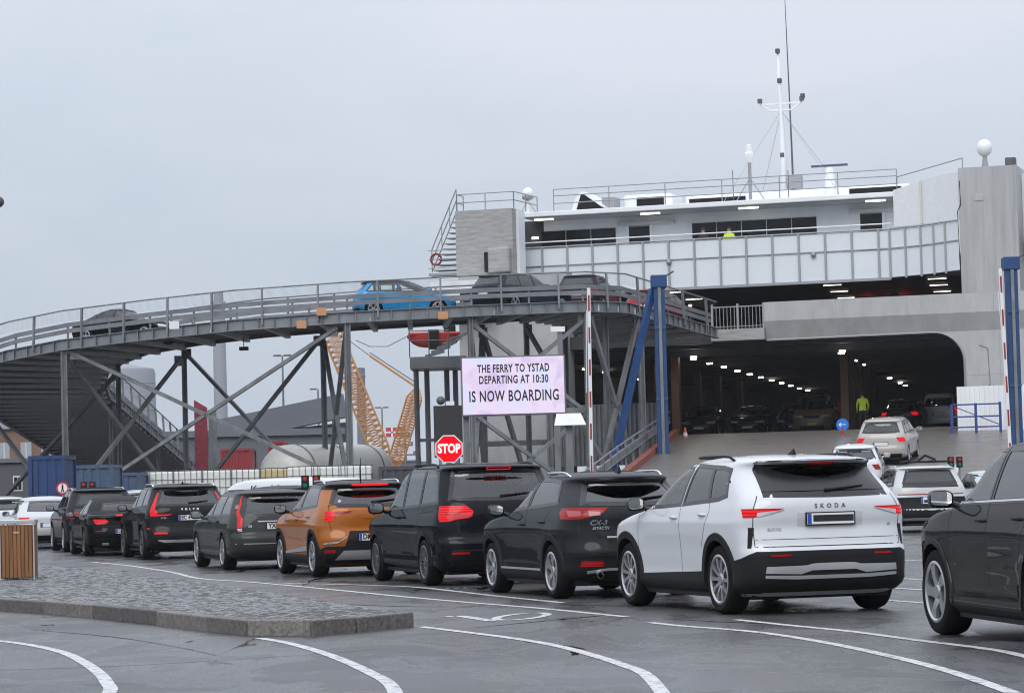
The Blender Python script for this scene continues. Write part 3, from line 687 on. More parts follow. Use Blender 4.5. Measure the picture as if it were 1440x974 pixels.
for pts in ([(-5.6, 28.7), (-5.1, 28.01), (-4.56, 26.89), (-4.07, 25.53), (-3.64, 23.9), (-3.3, 22.41), (-3.08, 21.27), (-2.91, 20.19), (-2.8, 18)],
            [(-6.6, 26.4), (-6.0, 25.4), (-5.3, 24.1), (-4.6, 22.2), (-4.15, 20.4), (-3.9, 18)],
            [(-2.48, 27.25), (-2.17, 26.36), (-1.82, 25.05), (-1.47, 23.46), (-1.15, 21.72), (-.92, 20.23), (-.76, 18)],
            [(-.99, 28.66), (-.55, 27.46), (-.07, 26.06), (.3, 24.72), (.57, 23.25), (.8, 21.68), (.91, 20.5), (.93, 18)],
            [(-9.13, 61.24), (-7.82, 57.26), (-6.28, 51.62), (-5.28, 47.21), (-4.21, 44.62), (-2.71, 40.43), (-1.56, 37.03), (-.69, 34.64), (.24, 32.25), (.77, 30.68), (1.11, 29.65)],
            [(1.3, 28.3), (1.57, 27.44), (2.14, 26.08), (2.57, 24.09), (2.87, 21.85), (3.03, 20.04), (3.1, 18)],
            [(2.16, 28.43), (2.56, 27.05), (3.0, 25.63), (3.35, 24.04), (3.67, 22.73), (3.81, 21.62), (3.9, 19)],
            [(-3.56, 43.46), (-2.39, 41.95), (-1.5, 40.39), (-.85, 38.29), (-.26, 36.15), (.51, 33.66)],
            [(4.0, 32.2), (4.22, 31.66), (5.3, 28.2)], [(4.6, 41.0), (5.2, 38.7), (6.3, 34.2)], [(5.0, 52.0), (6.36, 47.26), (7.6, 42.4)], [(6.8, 70), (8.54, 63.5), (9.9, 58.2)], [(4.6, 35.6), (5.0, 34.3), (5.9, 31.0)]):
    ribbon(pts, .105, .004, 'lane_line', LINEM)
for pts, wd in (([(-3.0, 36.3), (-1.9, 34.5), (-1.2, 33.6), (-.75, 33.3)], .05), ([(-.45, 28.2), (.1, 29.0), (.9, 30.1), (1.2, 30.4)], .04), ([(.05, 25.4), (.4, 24.6), (.55, 24.0)], .05), ([(.2, 33.4), (.9, 32.6), (1.9, 31.7)], .05), ([(-5.2, 30.3), (-4.0, 28.2), (-3.1, 26.0), (-2.6, 24.5)], .03), ([(1.5, 29.0), (2.3, 27.6), (3.3, 27.0)], .035), ([(-3.2, 44.2), (-2.6, 43.4), (-2.0, 43.1)], .08), ([(-4.6, 23.2), (-3.2, 23.4), (-1.8, 24.3), (-1.2, 24.9)], .025)):
    ribbon(pts, wd, .0025, 'tar_seam', TAR, taper=lambda k: .35 + .65 * math.sin(math.pi * k))
# lane number painted on the tarmac, partly worn
o = ribbon([(-.80, 30.7), (-.62, 30.75), (-.28, 29.5)], .13, .004, 'lane_number', LINEM)
ring = [(.03 + .24 * math.cos(a) + .13 * math.sin(a), 30.35 + .75 * math.sin(a)) for a in np.linspace(1.9, 1.9 + 2 * math.pi * .93, 16)]
ribbon(ring, .10, .004, 'lane_number', LINEM, 2)
# ---------------------------------------------------------------- kerbed island of setts
SETT = mat('granite_setts', (.17, .172, .178), .45, var=.2, vs=3, bump=.3, bs=60); KERB = mat('granite_kerb', (.135, .125, .115), .6, var=.5, vs=22, bump=.6, bs=45, dark=(.06, .055, .05))
vary(SETT, .75, 1.2); vary(KERB, .7, 1.35)
outer = [(-15, 50.5), (-11.0, 43.2), (-8.6, 39.2), (-6.5, 35.7), (-5.76, 34.45), (-4.92, 32.87), (-3.9, 30.65), (-3.16, 28.85), (-2.66, 27.75), (-2.0, 27.42), (-1.58, 27.86), (-1.05, 28.75)]
back = [(-1.12, 29.3), (-1.8, 31.5), (-2.9, 35.4), (-4.33, 40.5), (-6.06, 46.0), (-7.7, 50.8), (-9.5, 55.5), (-15, 62)]
isl = MB().prism(offset_poly(outer + back, -.09), -.02, .105).build('traffic_island', mat('island_bed', (.05, .05, .05), .7)); tag(isl, 'low traffic island paved with small dark setts behind a granite kerb', 'traffic island')
# kerb stones one by one along the near edge
P = [Vector((*p, 0)) for p in outer]; k = 0
for i in range(len(P) - 1):
    d = P[i + 1] - P[i]; ln = d.length; n = max(1, round(ln / 1.0)); d.normalize(); nr = Vector((-d.y, d.x, 0)); rz = math.atan2(d.y, d.x)
    for j in range(n):
        c_ = P[i] + d * ln * (j + .5) / n + nr * .075
        mb = MB().box((c_.x, c_.y, .07 + random.uniform(-.004, .004)), (ln / n - .028, .15, .165), rz + random.uniform(-.006, .006)); mb.build('kerb_stone', KERB, isl, bevel=.014)
poly_i = offset_poly(outer + back, -.14)
setts = []
vx = Vector((.36, -.93, 0)).normalized(); vy = Vector((vx.y * -1, vx.x, 0))
for a in range(-60, 420):
    for b in range(-90, 120):
        q = Vector((-1.4, 28.3, 0)) - vx * (a * .105 + random.uniform(-.006, .006)) + vy * (b * .105 + (a % 2) * .05 + random.uniform(-.008, .008))
        if -13 < q.x < 0 and 27 < q.y < 56 and inside(poly_i, q.x, q.y) and q.x > -.19 * q.y - .8 : setts.append(q)
setts.sort(key=lambda q: q.y)
def sett_geo(q, rnd):
    hx, hy = rnd.uniform(.045, .050), rnd.uniform(.045, .050); rz = math.atan2(vx.y, vx.x) + rnd.uniform(-.1, .1); R3 = Matrix.Rotation(rz, 3, 'Z'); h = .138 + rnd.uniform(-.003, .003); tl = (rnd.uniform(-.0035, .0035), rnd.uniform(-.0035, .0035))
    ps = [q + R3 @ Vector((a * hx, b * hy, 0)) + Vector((0, 0, .09)) for a, b in ((-1, -1), (1, -1), (1, 1), (-1, 1))] + [q + R3 @ Vector((a * hx * .82, b * hy * .82, 0)) + Vector((0, 0, h + a * tl[0] + b * tl[1])) for a, b in ((-1, -1), (1, -1), (1, 1), (-1, 1))]
    return ps, [(4, 5, 6, 7), (0, 1, 5, 4), (1, 2, 6, 5), (2, 3, 7, 6), (3, 0, 4, 7)]
rnd = random.Random(3); variants = []
for i in range(8):
    ps, fs = sett_geo(Vector((0, 0, 0)), rnd); variants.append(MB().add(ps, fs).mesh('sett', SETT))
for q in setts[:290]:
    o = link('sett', variants[rnd.randrange(8)], isl); o.location = q
rest = MB()
for q in setts[290:]: ps, fs = sett_geo(q, rnd); rest.add(ps, fs)
o = rest.build('sett_paving', SETT, isl, fix=False); o['kind'] = 'stuff'
# ---------------------------------------------------------------- wooden litter bin on the island
WOOD = mat('oiled_timber', (.22, .095, .030), .5, var=.45, vs=14, streak=.06, bump=.15, bs=30); BINS = mat('bin_steel', (.45, .46, .46), .4, .6)
bn = empty('litter_bin', (-7.80, 44.6, .14), RAD(4), 'timber-slatted litter bin with grey steel frame on the island', 'litter bin')
for i in range(8):
    MB().bx(-.235 + i * .0595, -.235 + i * .0595 + .053, -.262, -.24, .03, .85).build('slat', WOOD, bn, bevel=.003)
    MB().bx(-.262, -.24, -.235 + i * .0595, -.235 + i * .0595 + .053, .03, .85).build('slat', WOOD, bn, bevel=.003); MB().bx(.24, .262, -.235 + i * .0595, -.235 + i * .0595 + .053, .03, .85).build('slat', WOOD, bn, bevel=.003)
MB().bx(-.235, .235, -.235, .235, .02, .84).build('inner_box', BLACK, bn)
for x in (-.27, .25):
    for y in (-.27, .25): MB().bx(x, x + .02, y, y + .02, -.02, .87).build('corner_post', BINS, bn)
MB().bx(-.285, .285, -.285, .285, .868, .93).build('lid', BINS, bn, bevel=.008); MB().bx(-.05, .04, -.268, -.262, .72, .745).build('name_plate', BINS, bn)
# ================================================================ the ferry
SY = RAD(18); SO = Vector((18.95, 121.0, 0))
ALU = mat('hull_aluminium', (.40, .405, .41), .5, .15, var=.14, vs=1.8, streak=.35); ALUV = mat('tower_aluminium', (.38, .385, .39), .5, .15, var=.22, vs=3., streak=.06); ALUD = mat('weathered_tower_aluminium', (.34, .34, .335), .55, .1, var=.30, vs=1.4, streak=7.)
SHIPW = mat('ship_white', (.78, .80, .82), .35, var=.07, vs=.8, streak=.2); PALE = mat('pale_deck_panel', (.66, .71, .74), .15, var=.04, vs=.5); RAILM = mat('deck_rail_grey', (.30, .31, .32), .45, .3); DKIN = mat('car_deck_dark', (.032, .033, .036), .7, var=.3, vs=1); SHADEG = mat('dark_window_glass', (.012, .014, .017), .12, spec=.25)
ship = empty('ferry', SO, -SY, 'large grey and white car ferry with its stern doors open', 'ferry')
def sbox(name, m, a, b=None, bevel=0, parent=None): return MB().bx(*a).build(name, m, parent or ship, bevel=bevel)
def spoly(name, m, pts, v0, v1, parent=None):
    return MB().extr([(u_, v0, z_) for u_, z_ in pts], (0, v1 - v0, 0)).build(name, m, parent or ship)
arc = [(-1.05 + 1.3 * math.cos(a), 6.2 + 1.3 * math.sin(a)) for a in np.linspace(math.pi / 2, 0, 10)]
spoly('stern_band', ALU, [(-8.35, 8.28), (9, 8.28), (9, 9.1), (-8.35, 9.1)], 0, .9)
MB().add([(-8.35, 0, 8.28), (9, 0, 8.28), (9, .3, 7.5), (-8.35, .3, 7.5), (-8.35, .9, 8.28), (9, .9, 8.28), (9, .9, 7.5), (-8.35, .9, 7.5)], [(0, 1, 2, 3), (4, 7, 6, 5), (0, 3, 7, 4), (1, 5, 6, 2), (3, 2, 6, 7)]).build('sloping_plate', ALU, ship)
spoly('stern_plating', ALU, arc + [(.25, -2), (9, -2), (9, 7.498)], .3, .9)
fr = [(x, z) for x, z in [(-8.35, 7.46)] + arc + [(.25, 3.6)]]
MB().tube([(x, .28, z) for x, z in fr], .05, 6).build('door_rim', RAILM, ship)
for x in (-5.2, -2.1, 1.6, 3.0): MB().bx(x, x + .02, -.006, 0, 8.3, 9.08).build('plate_weld', RAILM, ship)
for x, z0 in ((1.75, 3.8), (3.1, 3.8)): MB().bx(x, x + .02, .294, .3, z0, 7.45).build('plate_weld', RAILM, ship)
MB().bx(.3, 4, .294, .3, 5.6, 5.62).build('plate_weld', RAILM, ship)
MB().tube([(.9, .28, 6.9), (1.25, .28, 6.75), (1.3, .28, 5.2), (1.1, .28, 5.05)], .025, 5).build('pipe_run', RAILM, ship)
sbox('stern_tower', ALUV, (.28, 2.75, -.004, 6, 9.1, 14.45)); sbox('tower_hatch', ALU, (.95, 1.35, -.03, -.004, 13.0, 13.3), bevel=.02)
MB().tube([(.33, -.03, 13.9), (.36, -.03, 12.9), (.22, -.05, 12.6), (.25, -.05, 10.4)], .02, 5).build('cable', BLACK, ship)
sbox('side_casing', SHIPW, (2.76, 9, 1.5, 20, 9.1, 14.2)); MB().tube([(2.95, .6, 8.8), (2.95, .6, 12.6)], .05, 8).build('vent_pipe', SHIPW, ship); MB().lathe([(.75, -.05), (.75, .05), (.45, .08), (.45, -.08), (.75, -.05)], 24, 'Y', (3.6, 1.3, 11.1)).build('round_hatch', DSTEEL, ship, smooth=30)
# port side
sbox('hull_wall', ALU, (-22.4, -17.3, .0, .9, -2, 10.9)); sbox('stern_tower', ALUD, (-22.46, -19.76, -.004, 1.3, 10.9, 13.85)); sbox('tower_edge', SHIPW, (-19.756, -19.62, .5, 1.4, 10.9, 13.8))
sbox('mooring_cabinet', ALUD, (-20.9, -19.85, -.35, -.006, 10.95, 12.1), bevel=.08); sbox('cabinet_hinge', BLACK, (-21.0, -20.85, -.4, -.1, 11.0, 11.9)); sbox('lower_beam', ALUD, (-10.75, -8.36, -.05, .9, 7.5, 8.0)); sbox('lower_beam', DKIN, (-17.3, -10.75, .3, .9, 7.4, 7.95))
r_ = MB()
for i in range(15): r_.bx(-10.7 + i * .163, -10.675 + i * .163, .1, .125, 8.0, 8.95)
r_.bx(-10.75, -8.4, .09, .135, 8.95, 9.0); r_.bx(-10.75, -8.4, .09, .135, 8.1, 8.13); o = r_.build('stern_railing', RAILM, ship); o['kind'] = 'stuff'
for x in (-10.75, -9.6, -8.45): sbox('railing_post', RAILM, (x, x + .09, .06, .15, 8.0, 9.1))
# car deck inside
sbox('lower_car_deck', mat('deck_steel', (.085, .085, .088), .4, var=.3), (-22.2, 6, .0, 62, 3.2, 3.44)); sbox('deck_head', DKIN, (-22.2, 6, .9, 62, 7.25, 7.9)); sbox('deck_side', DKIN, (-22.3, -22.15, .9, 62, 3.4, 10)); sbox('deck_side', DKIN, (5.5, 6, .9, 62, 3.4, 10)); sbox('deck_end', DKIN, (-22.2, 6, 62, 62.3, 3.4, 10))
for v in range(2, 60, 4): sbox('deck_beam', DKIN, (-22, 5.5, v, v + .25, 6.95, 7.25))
BROWN = mat('pillar_primer_brown', (.10, .045, .022), .55, var=.3)
for u_, v in ((-6.3, 6), (-7.0, 11), (-7.6, 16), (-8.2, 21), (-8.9, 26), (-16.2, 9), (-16.6, 15), (-17, 21), (-17.4, 27), (-17.9, 34), (-13.2, 2.2)): sbox('deck_pillar', BROWN, (u_, u_ + .35, v, v + .35, 3.44, 7.25))
CL = [(-11.9, 1.3), (-12.36, 3.04), (-13.02, 8.67), (-13.43, 13.12), (-14.1, 18.7), (-14.66, 23.73), (-15.19, 28.6), (-15.78, 33.75), (-16.31, 38.65), (-16.92, 43.81), (-17.59, 49.27), (-18.03, 53.74), (-5.2, 1.2), (-5.7, 3.4), (-6.22, 6.98), (-6.75, 11.8), (-7.37, 16.92), (-9.81, 37.22), (-10.77, 45.85), (-11.43, 51.14), (-19.33, 9.42), (-19.62, 13.84), (-20.86, 24.72)]
DLAMP = mat('deck_lamp_glow', (1, .93, .78), .5, emit=26., ecol=(1, .93, .78))
for u_, v in CL: sbox('ceiling_lamp', DLAMP, (u_ - .12, u_ + .12, v - .07, v + .07, 6.87, 6.93))
# upper car deck
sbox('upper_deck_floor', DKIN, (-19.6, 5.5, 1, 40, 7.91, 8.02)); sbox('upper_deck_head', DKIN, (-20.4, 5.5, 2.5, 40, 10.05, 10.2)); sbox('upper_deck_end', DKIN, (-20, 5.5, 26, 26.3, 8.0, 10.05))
for u_, v in ((-13.3, 3.7), (-13.8, 9.1), (-6.1, 3.9), (-6.7, 8.4), (-7.35, 13.2), (-1.26, 3.0), (-1.9, 7.2), (-2.5, 11.8), (-18, 7)): sbox('ceiling_lamp', LAMP, (u_ - .4, u_ + .4, v - .03, v + .03, 9.96, 9.99))
RLAMP = mat('red_deck_light', (.8, .02, .02), .4, emit=3., ecol=(1, .03, .03))
for u_ in (-6.6, -5.4, -4.9): sbox('red_light', RLAMP, (u_, u_ + .3, 14, 14.1, 9.35, 9.9))
sbox('deck_pillar', BROWN, (-4.5, -4.1, 9, 9.4, 8.02, 10.05))
# passenger deck: screen panels between posts
DK = 11.05
sbox('passenger_deck', SHIPW, (-20.5, 2, 2.6, 14, DK - .15, DK)); sbox('deck_edge', RAILM, (-20.4, -3.2, 2.42, 2.6, 9.98, 10.1))
posts = [-20.35 + i * 1.19 for i in range(15)]
cur = [(-3.2, 2.5), (-2.45, 2.15), (-1.7, 1.72), (-1.05, 1.2), (-.45, .6), (.22, -.02)]
PT = [(x, 2.5) for x in posts] + cur
for (a, b), (c_, d_) in zip(PT, PT[1:]):
    for z0, z1 in ((10.1, 11.33), (11.4, 12.17)): MB().beam((a, b, (z0 + z1) / 2), (c_, d_, (z0 + z1) / 2), .03, z1 - z0).build('screen_panel', PALE, ship)
    for z0, r in ((11.365, .035), (12.22, .04)): MB().tube([(a, b - .05, z0), (c_, d_ - .05, z0)], r, 6).build('rail', RAILM, ship)
    MB().bx(a - .045, a + .045, b - .09, b + .03, 10.02, 12.22).build('screen_post', RAILM, ship)
MB().tube([(-20.4, 2.9, 12.5), (-3.2, 2.9, 12.5)], .03, 6).build('hand_rail', SHIPW, ship)
MB().ball((-13.2, 2.38, 11.25), .12, 10, 8).build('camera_dome', RAILM, ship, smooth=True); MB().ball((-6.6, 2.38, 11.25), .12, 10, 8).build('camera_dome', RAILM, ship, smooth=True)
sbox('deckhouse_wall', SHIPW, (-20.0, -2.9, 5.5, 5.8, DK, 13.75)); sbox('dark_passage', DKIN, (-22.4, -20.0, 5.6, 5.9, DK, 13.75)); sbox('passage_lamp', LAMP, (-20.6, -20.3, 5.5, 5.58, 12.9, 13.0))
for a, b, n in ((-20.14, -16.5, 3), (-12.88, -7.04, 5)):
    for i in range(n): w_ = (b - a) / n; sbox('window_pane', SHADEG, (a + i * w_ + .02, a + (i + 1) * w_ - .02, 5.47, 5.5, 12.1, 13.22))
for a in (-15.87, -5.05):
    d = sbox('deck_door', SHADEG, (a, a + 1.0, 5.46, 5.5, DK, 13.22)); sbox('door_frame', SHIPW, (a - .14, a, 5.42, 5.5, DK, 13.3), parent=d); sbox('door_frame', SHIPW, (a + 1.0, a + 1.14, 5.42, 5.5, DK, 13.3), parent=d)
    sbox('door_track', mat('track_grey', (.5, .51, .52), .4), (a - .5, a + 2.2, 5.3, 5.5, 13.27, 13.45), bevel=.03)
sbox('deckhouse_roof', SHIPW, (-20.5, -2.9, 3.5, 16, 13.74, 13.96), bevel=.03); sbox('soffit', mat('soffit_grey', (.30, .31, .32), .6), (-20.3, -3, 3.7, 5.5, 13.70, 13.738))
for x in (-19.6, -14.5, -9.9, -4.1): sbox('soffit_lamp', LAMP, (x - .45, x + .45, 4.2, 4.3, 13.63, 13.698))
CANV = mat('white_canvas', (.70, .72, .735), .6, var=.06, bump=.2, bs=3)
for (a, b, za), (c_, d_, zb_) in zip([(-2.95, 2.3, 13.9), (-1.6, 1.6, 14.15), (-.9, 1.1, 14.25)], [(-1.6, 1.6, 14.15), (-.9, 1.1, 14.25), (.27, .1, 14.3)]): MB().extr([(a, b, 12.28), (c_, d_, 12.28), (c_, d_, zb_), (a, b, za)], (.02, .08, 0)).build('canvas_screen', CANV, ship)
MB().tube([(-1.6, 1.5, 12.3), (-1.6, 1.5, 14.2)], .04, 6).build('lashing_rope', mat('rope', (.62, .6, .5), .8), ship)
# roof railings, masts, domes
def railing(pts, h=1.0, rails=(.5, 1.0), step=1.6, r=.025):
    P_ = [Vector(p) for p in pts]
    for a, b in zip(P_, P_[1:]):
        n = max(1, round((b - a).length / step))
        for k in rails: MB().tube([a + Vector((0, 0, h * k)), b + Vector((0, 0, h * k))], r, 6).build('roof_rail_bar', RAILM, ship)
        for i in range(n + 1): q = a + (b - a) * i / n; MB().tube([q, q + Vector((0, 0, h))], r, 6).build('rail_post', RAILM, ship)
railing([(-22.4, 1, 13.85), (-22.4, .1, 13.85), (-19.7, .1, 13.85), (-19.7, 3.6, 13.9)], .75); railing([(-18.9, 3.6, 13.96), (-3.0, 3.6, 13.96)], 1.0, (.35, .7, 1.0), 2.6); railing([(-3, 3.6, 14.0), (.3, 1.2, 14.4)], .6, (1.0,), 3)
MB().tube([(-20.2, 3.8, 13.9), (-20.2, 3.8, 14.55)], .07, 8).build('dome_post', SHIPW, ship); MB().ball((-20.2, 3.8, 14.85), .27, 16, 10, (1, 1, 1.1)).build('satellite_dome', SHIPW, ship, smooth=True); MB().lathe([(.0, 14.5), (.26, 14.62), (.27, 14.72)], 16, 'Z', (-20.2, 3.8, 0)).build('dome_base', RAILM, ship)
for dx in (-.4, .4): MB().tube([(-20.2 + dx, 3.8, 13.95), (-20.2, 3.8, 14.5)], .02, 5).build('dome_strut', RAILM, ship)
MB().ball((1.3, 1, 15.35), .34, 18, 12, (1, 1, 1.1)).build('satellite_dome', SHIPW, ship, smooth=True); MB().tube([(1.3, 1, 14.45), (1.3, 1, 15.05)], [.16, .08], 8).build('dome_post', RAILM, ship); sbox('search_light', DSTEEL, (2.2, 2.65, .6, 1, 14.5, 14.85), bevel=.05); MB().tube([(2.4, .8, 14.44), (2.4, .8, 14.6)], .06, 6).build('light_stand', DSTEEL, ship)
MB().tube([(-9.24, 9, 13.9), (-9.28, 9, 17), (-9.35, 9, 19.8), (-9.38, 9, 21.3)], [.16, .13, .09, .05], 10).build('signal_mast', SHIPW, ship, smooth=True)
MB().tube([(-10.3, 9, 18.95), (-9.8, 9, 18.62), (-8.8, 9, 18.62), (-8.3, 9, 18.98)], .05, 8).build('mast_yard', SHIPW, ship, smooth=True); MB().bx(-10.3, -8.3, 8.96, 9.04, 18.9, 18.98).build('mast_yard', SHIPW, ship)
for x, z in ((-10.3, 19.0), (-8.3, 19.0), (-9.33, 19.9), (-9.38, 21.3), (-9.3, 16.4), (-8.25, 19.12)): MB().bx(x - .1, x + .1, 8.85, 9.05, z, z + .22).build('mast_lamp', DSTEEL, ship, bevel=.03)
MB().tube([(-8.83, 9, 13.9), (-8.86, 9, 17), (-8.98, 9, 24.8)], [.06, .045, .012], 6).build('whip_antenna', DSTEEL, ship); sbox('antenna_box', RAILM, (-9.0, -8.4, 8.7, 9.1, 14.9, 15.5))
for p in ((-11.6, 6), (-11.3, 12), (-6.4, 12), (-5.9, 6)): MB().tube([(p[0], p[1], 14), (-9.3, 9, 18.6)], .012, 4).build('mast_stay', RAILM, ship)
MB().tube([(-10.2, 6, 13.96), (-10.2, 6, 16.0)], .08, 8).build('beacon_post', RAILM, ship); MB().lathe([(.1, 15.9), (.22, 16.05), (.22, 16.35), (.16, 16.4), (.16, 16.7), (0, 16.78)], 14, 'Z', (-10.2, 6, 0)).build('beacon', SHIPW, ship, smooth=40)
for dx in (-.8, .8): MB().tube([(-10.2 + dx, 6, 13.96), (-10.2, 6, 15.2)], .025, 5).build('beacon_strut', RAILM, ship)
MB().beam((-7.75, 8, 15.78), (-6.05, 8, 15.78), .12, .1).build('radar_scanner', mat('radar_blue', (.05, .08, .14), .4), ship); MB().lathe([(.3, 14), (.22, 15.2), (.18, 15.7), (0, 15.72)], 12, 'Z', (-6.89, 8, 0)).build('radar_pedestal', SHIPW, ship)
MB().tube([(-7.9, 3.65, 13.96), (-7.9, 3.65, 15.2)], .02, 5).build('roof_pole', DSTEEL, ship); MB().tube([(-11.0, 6, 13.96), (-11.0, 6, 15.6)], .02, 5).build('roof_pole', DSTEEL, ship)
sbox('roof_duct', SHIPW, (-13.8, -3.2, 8, 13, 13.96, 14.75), bevel=.1); sbox('vent_grille', BLACK, (-13.6, -10.9, 7.96, 8.0, 14.1, 14.6)); sbox('vent_grille', BLACK, (-6.0, -3.6, 7.95, 8.0, 14.2, 14.65)); sbox('roof_unit', SHIPW, (-16.3, -13.9, 6, 8, 13.96, 14.75), bevel=.15); sbox('vent_grille', BLACK, (-15.6, -14.3, 5.96, 6.0, 14.15, 14.6))
spoly('exhaust_cowl', SHIPW, [(-18.5, 13.96), (-18.3, 14.6), (-18.05, 14.92), (-17.85, 14.93), (-17.5, 14.75), (-16.7, 14.1), (-16.7, 13.96)], 5, 6.5); spoly('cowl_grille', BLACK, [(-18.25, 14.05), (-18.0, 14.8), (-17.85, 14.8), (-16.9, 14.1), (-16.9, 14.05)], 4.98, 5.02); sbox('roof_unit', RAILM, (-17.0, -16.4, 5, 6, 13.96, 14.6))
# stern stair on the port side
for i in range(11): sbox('stair_tread', RAILM, (-23.75 + i * .1, -22.5, .6 + i * .02, 1.4, 11.25 + i * .24, 11.29 + i * .24))
for z0 in (0, .5, 1.0): MB().tube([(-23.8, .5, 11.2 + z0), (-22.55, .5, 13.9 + z0)], .03, 6).build('stair_rail', RAILM, ship)
for x in (-23.8, -23.3, -22.9, -22.55): MB().tube([(x, .5, 11.2 + (x + 23.8) * 2.1), (x, .5, 12.2 + (x + 23.8) * 2.1)], .025, 5).build('stair_post', RAILM, ship)
sbox('stair_landing', RAILM, (-23.9, -22.45, .3, 1.6, 11.0, 11.12)); MB().lathe([(.26, -.05), (.3, 0), (.26, .05), (.2, 0), (.26, -.05)], 16, 'Y', (-23.55, .35, 11.75)).build('life_ring', mat('life_ring_red', (.30, .05, .045), .6), ship, smooth=True)
for z in (11.35, 11.75, 12.15): MB().tube([(-23.9, .3, z), (-22.5, .3, z)], .02, 5).build('stair_rail', RAILM, ship)
sbox('deck_house_box', SHIPW, (-23.2, -20.6, -1.5, -.3, 9.3, 10.6)); sbox('box_louvre', BLACK, (-21.8, -20.9, -1.53, -1.5, 9.5, 10.2))
# hull door area left of the opening
sbox('corrugated_wall', STEEL, (-18.2, -12.9, -.6, -.4, 2.2, 4.9))
for i in range(26): sbox('wall_rib', STEEL, (-18.2 + i * .2, -18.1 + i * .2, -.66, -.6, 2.2, 4.9))
# things at the starboard side of the ramp
sbox('side_shell', SHIPW, (.3, 3.4, -2.4, -1.0, 2.4, 5.05))
for i in range(15): sbox('shell_rib', SHIPW, (.34 + i * .2, .44 + i * .2, -2.46, -2.4, 2.4, 5.05))
BF = mat('fence_blue', (.02, .045, .22), .45)
# ================================================================ boarding ramp (linkspan)
RAMPM = mat('wet_ramp_steel', (.16, .145, .13), .33, .1, var=.35, vs=1.6, bump=.25, bs=40); REDK = mat('red_kerb_paint', (.25, .06, .04), .6, var=.3)
def rz_(y): return max(.0, 3.46 - .0752 * (124 - y))
ramp = empty('boarding_ramp', (9, 78, 0), 0, 'wide grey-brown ramp leading up to the lower car deck', 'ramp')
def loc(p, o): return Vector(p) - Vector(o.location)
YL = [(1.15, 78), (3.9, 100), (7.1, 124.9)]; YR = [(16.5, 78), (19.4, 100), (23.4, 120.3)]
rows = [[loc((x0 + (x1 - x0) * k / 8, y0 + (y1 - y0) * k / 8, rz_((y0 if y0 < 121 else 124) + 0 * y1)), ramp) for k in range(9)] for (x0, y0), (x1, y1) in zip(YL, YR)]
MB().grid(rows).build('deck_plate', RAMPM, ramp)
for (x0, y0), (x1, y1) in zip(YL, YL[1:]):
    z0, z1 = rz_(y0), 3.46 if y1 > 121 else rz_(y1)
    MB().beam(loc((x0, y0, z0 + .1), ramp), loc((x1, y1, z1 + .1), ramp), .25, .28).build('side_kerb', REDK, ramp)
    MB().beam(loc((x0 - .2, y0, z0 - .6), ramp), loc((x1 - .2, y1, z1 - .6), ramp), .12, 1.2).build('side_girder', DSTEEL, ramp)
    for h in (.55, 1.05): MB().tube([loc((x0 - .25, y0, z0 + h), ramp), loc((x1 - .25, y1, z1 + h), ramp)], .03, 6).build('hand_rail', STEEL, ramp)
    MB().beam(loc((x0 - .3, y0, z0 + .65), ramp), loc((x1 - .3, y1, z1 + .65), ramp), .08, .3).build('guard_rail', STEEL, ramp)
    n = 8
    for i in range(n): q = Vector((x0, y0, z0)).lerp(Vector((x1, y1, z1)), i / n); MB().bx(*(lambda v: (v.x - .32, v.x - .24, v.y - .04, v.y + .04, v.z - .3, v.z + 1.08))(loc(q, ramp))).build('rail_post', STEEL, ramp)
MB().add([loc(p, ramp) for p in ((14.0, 92, rz_(92) + .012), (14.16, 92, rz_(92) + .012), (19.35, 120.8, 3.25), (19.15, 120.8, 3.25))], [(0, 1, 2, 3)]).build('ramp_line', LINEM, ramp)
for (x0, y0), (x1, y1) in zip(YR, YR[1:]): MB().beam(loc((x0, y0, rz_(y0) + .1), ramp), loc((x1, y1, rz_(y1) + .1), ramp), .25, .3).build('side_kerb', STEEL, ramp)
# blue gate at the ramp head
bf = empty('blue_gate', at(1373, 604, 117), -SY, 'blue tubular gate beside the ship opening at the top of the ramp', 'gate')
for x in (-1.0, 0, 1.0): MB().bx(x - .05, x + .05, -.05, .05, -.3, 1.1 + .02 * x).build('gate_post', BF, bf)
for z in (.12, .55, 1.05): MB().tube([(-1.0, 0, z), (1.05, 0, z)], .035, 6).build('gate_bar', BF, bf)
MB().tube([(-.95, .02, 1.0), (.95, .02, .2)], .02, 5).build('gate_brace', BF, bf)
# hoist towers of the ramp
def hoist(name, base, top, label, lean=None):
    b = Vector(base); t = Vector(top); o = empty(name, (b.x, b.y, 0), 0, label, 'hoist post')
    MB().box((0, 0, t.z / 2), (.44, .5, t.z)).build('column', BLUEP, o, bevel=.02); MB().box((0, -.3, t.z / 2 + 1), (.12, .06, t.z - 2.4)).build('guide_rail', STEEL, o)
    MB().box((0, 0, t.z - .05), (.62, .7, .5)).build('head_box', BLUEP, o, bevel=.03); MB().tube([(.25, 0, t.z + .15), (.6, 0, t.z + .35)], .04, 6).build('head_arm', DSTEEL, o)
    for z in (t.z * .5, t.z * .8): MB().box((0, -.29, z), (.46, .03, .1)).build('joint_plate', mat('blue_scuffed', (.02, .08, .2), .5, var=.3), o)
    if lean: MB().beam((-.25, 0, t.z - .35), Vector(lean) - Vector((b.x, b.y, 0)), .2, .24).build('raking_strut', BLUEP, o)
    return o
hoist('hoist_post', (5.85, 112, 0), (5.7, 112, 9.35), 'tall blue hoist post with raking strut left of the ramp', (3.35, 110.3, .3)); hoist('hoist_post', (19.4, 110, 0), (19.4, 110, 9.55), 'tall blue hoist post right of the ramp beside the raised barrier')
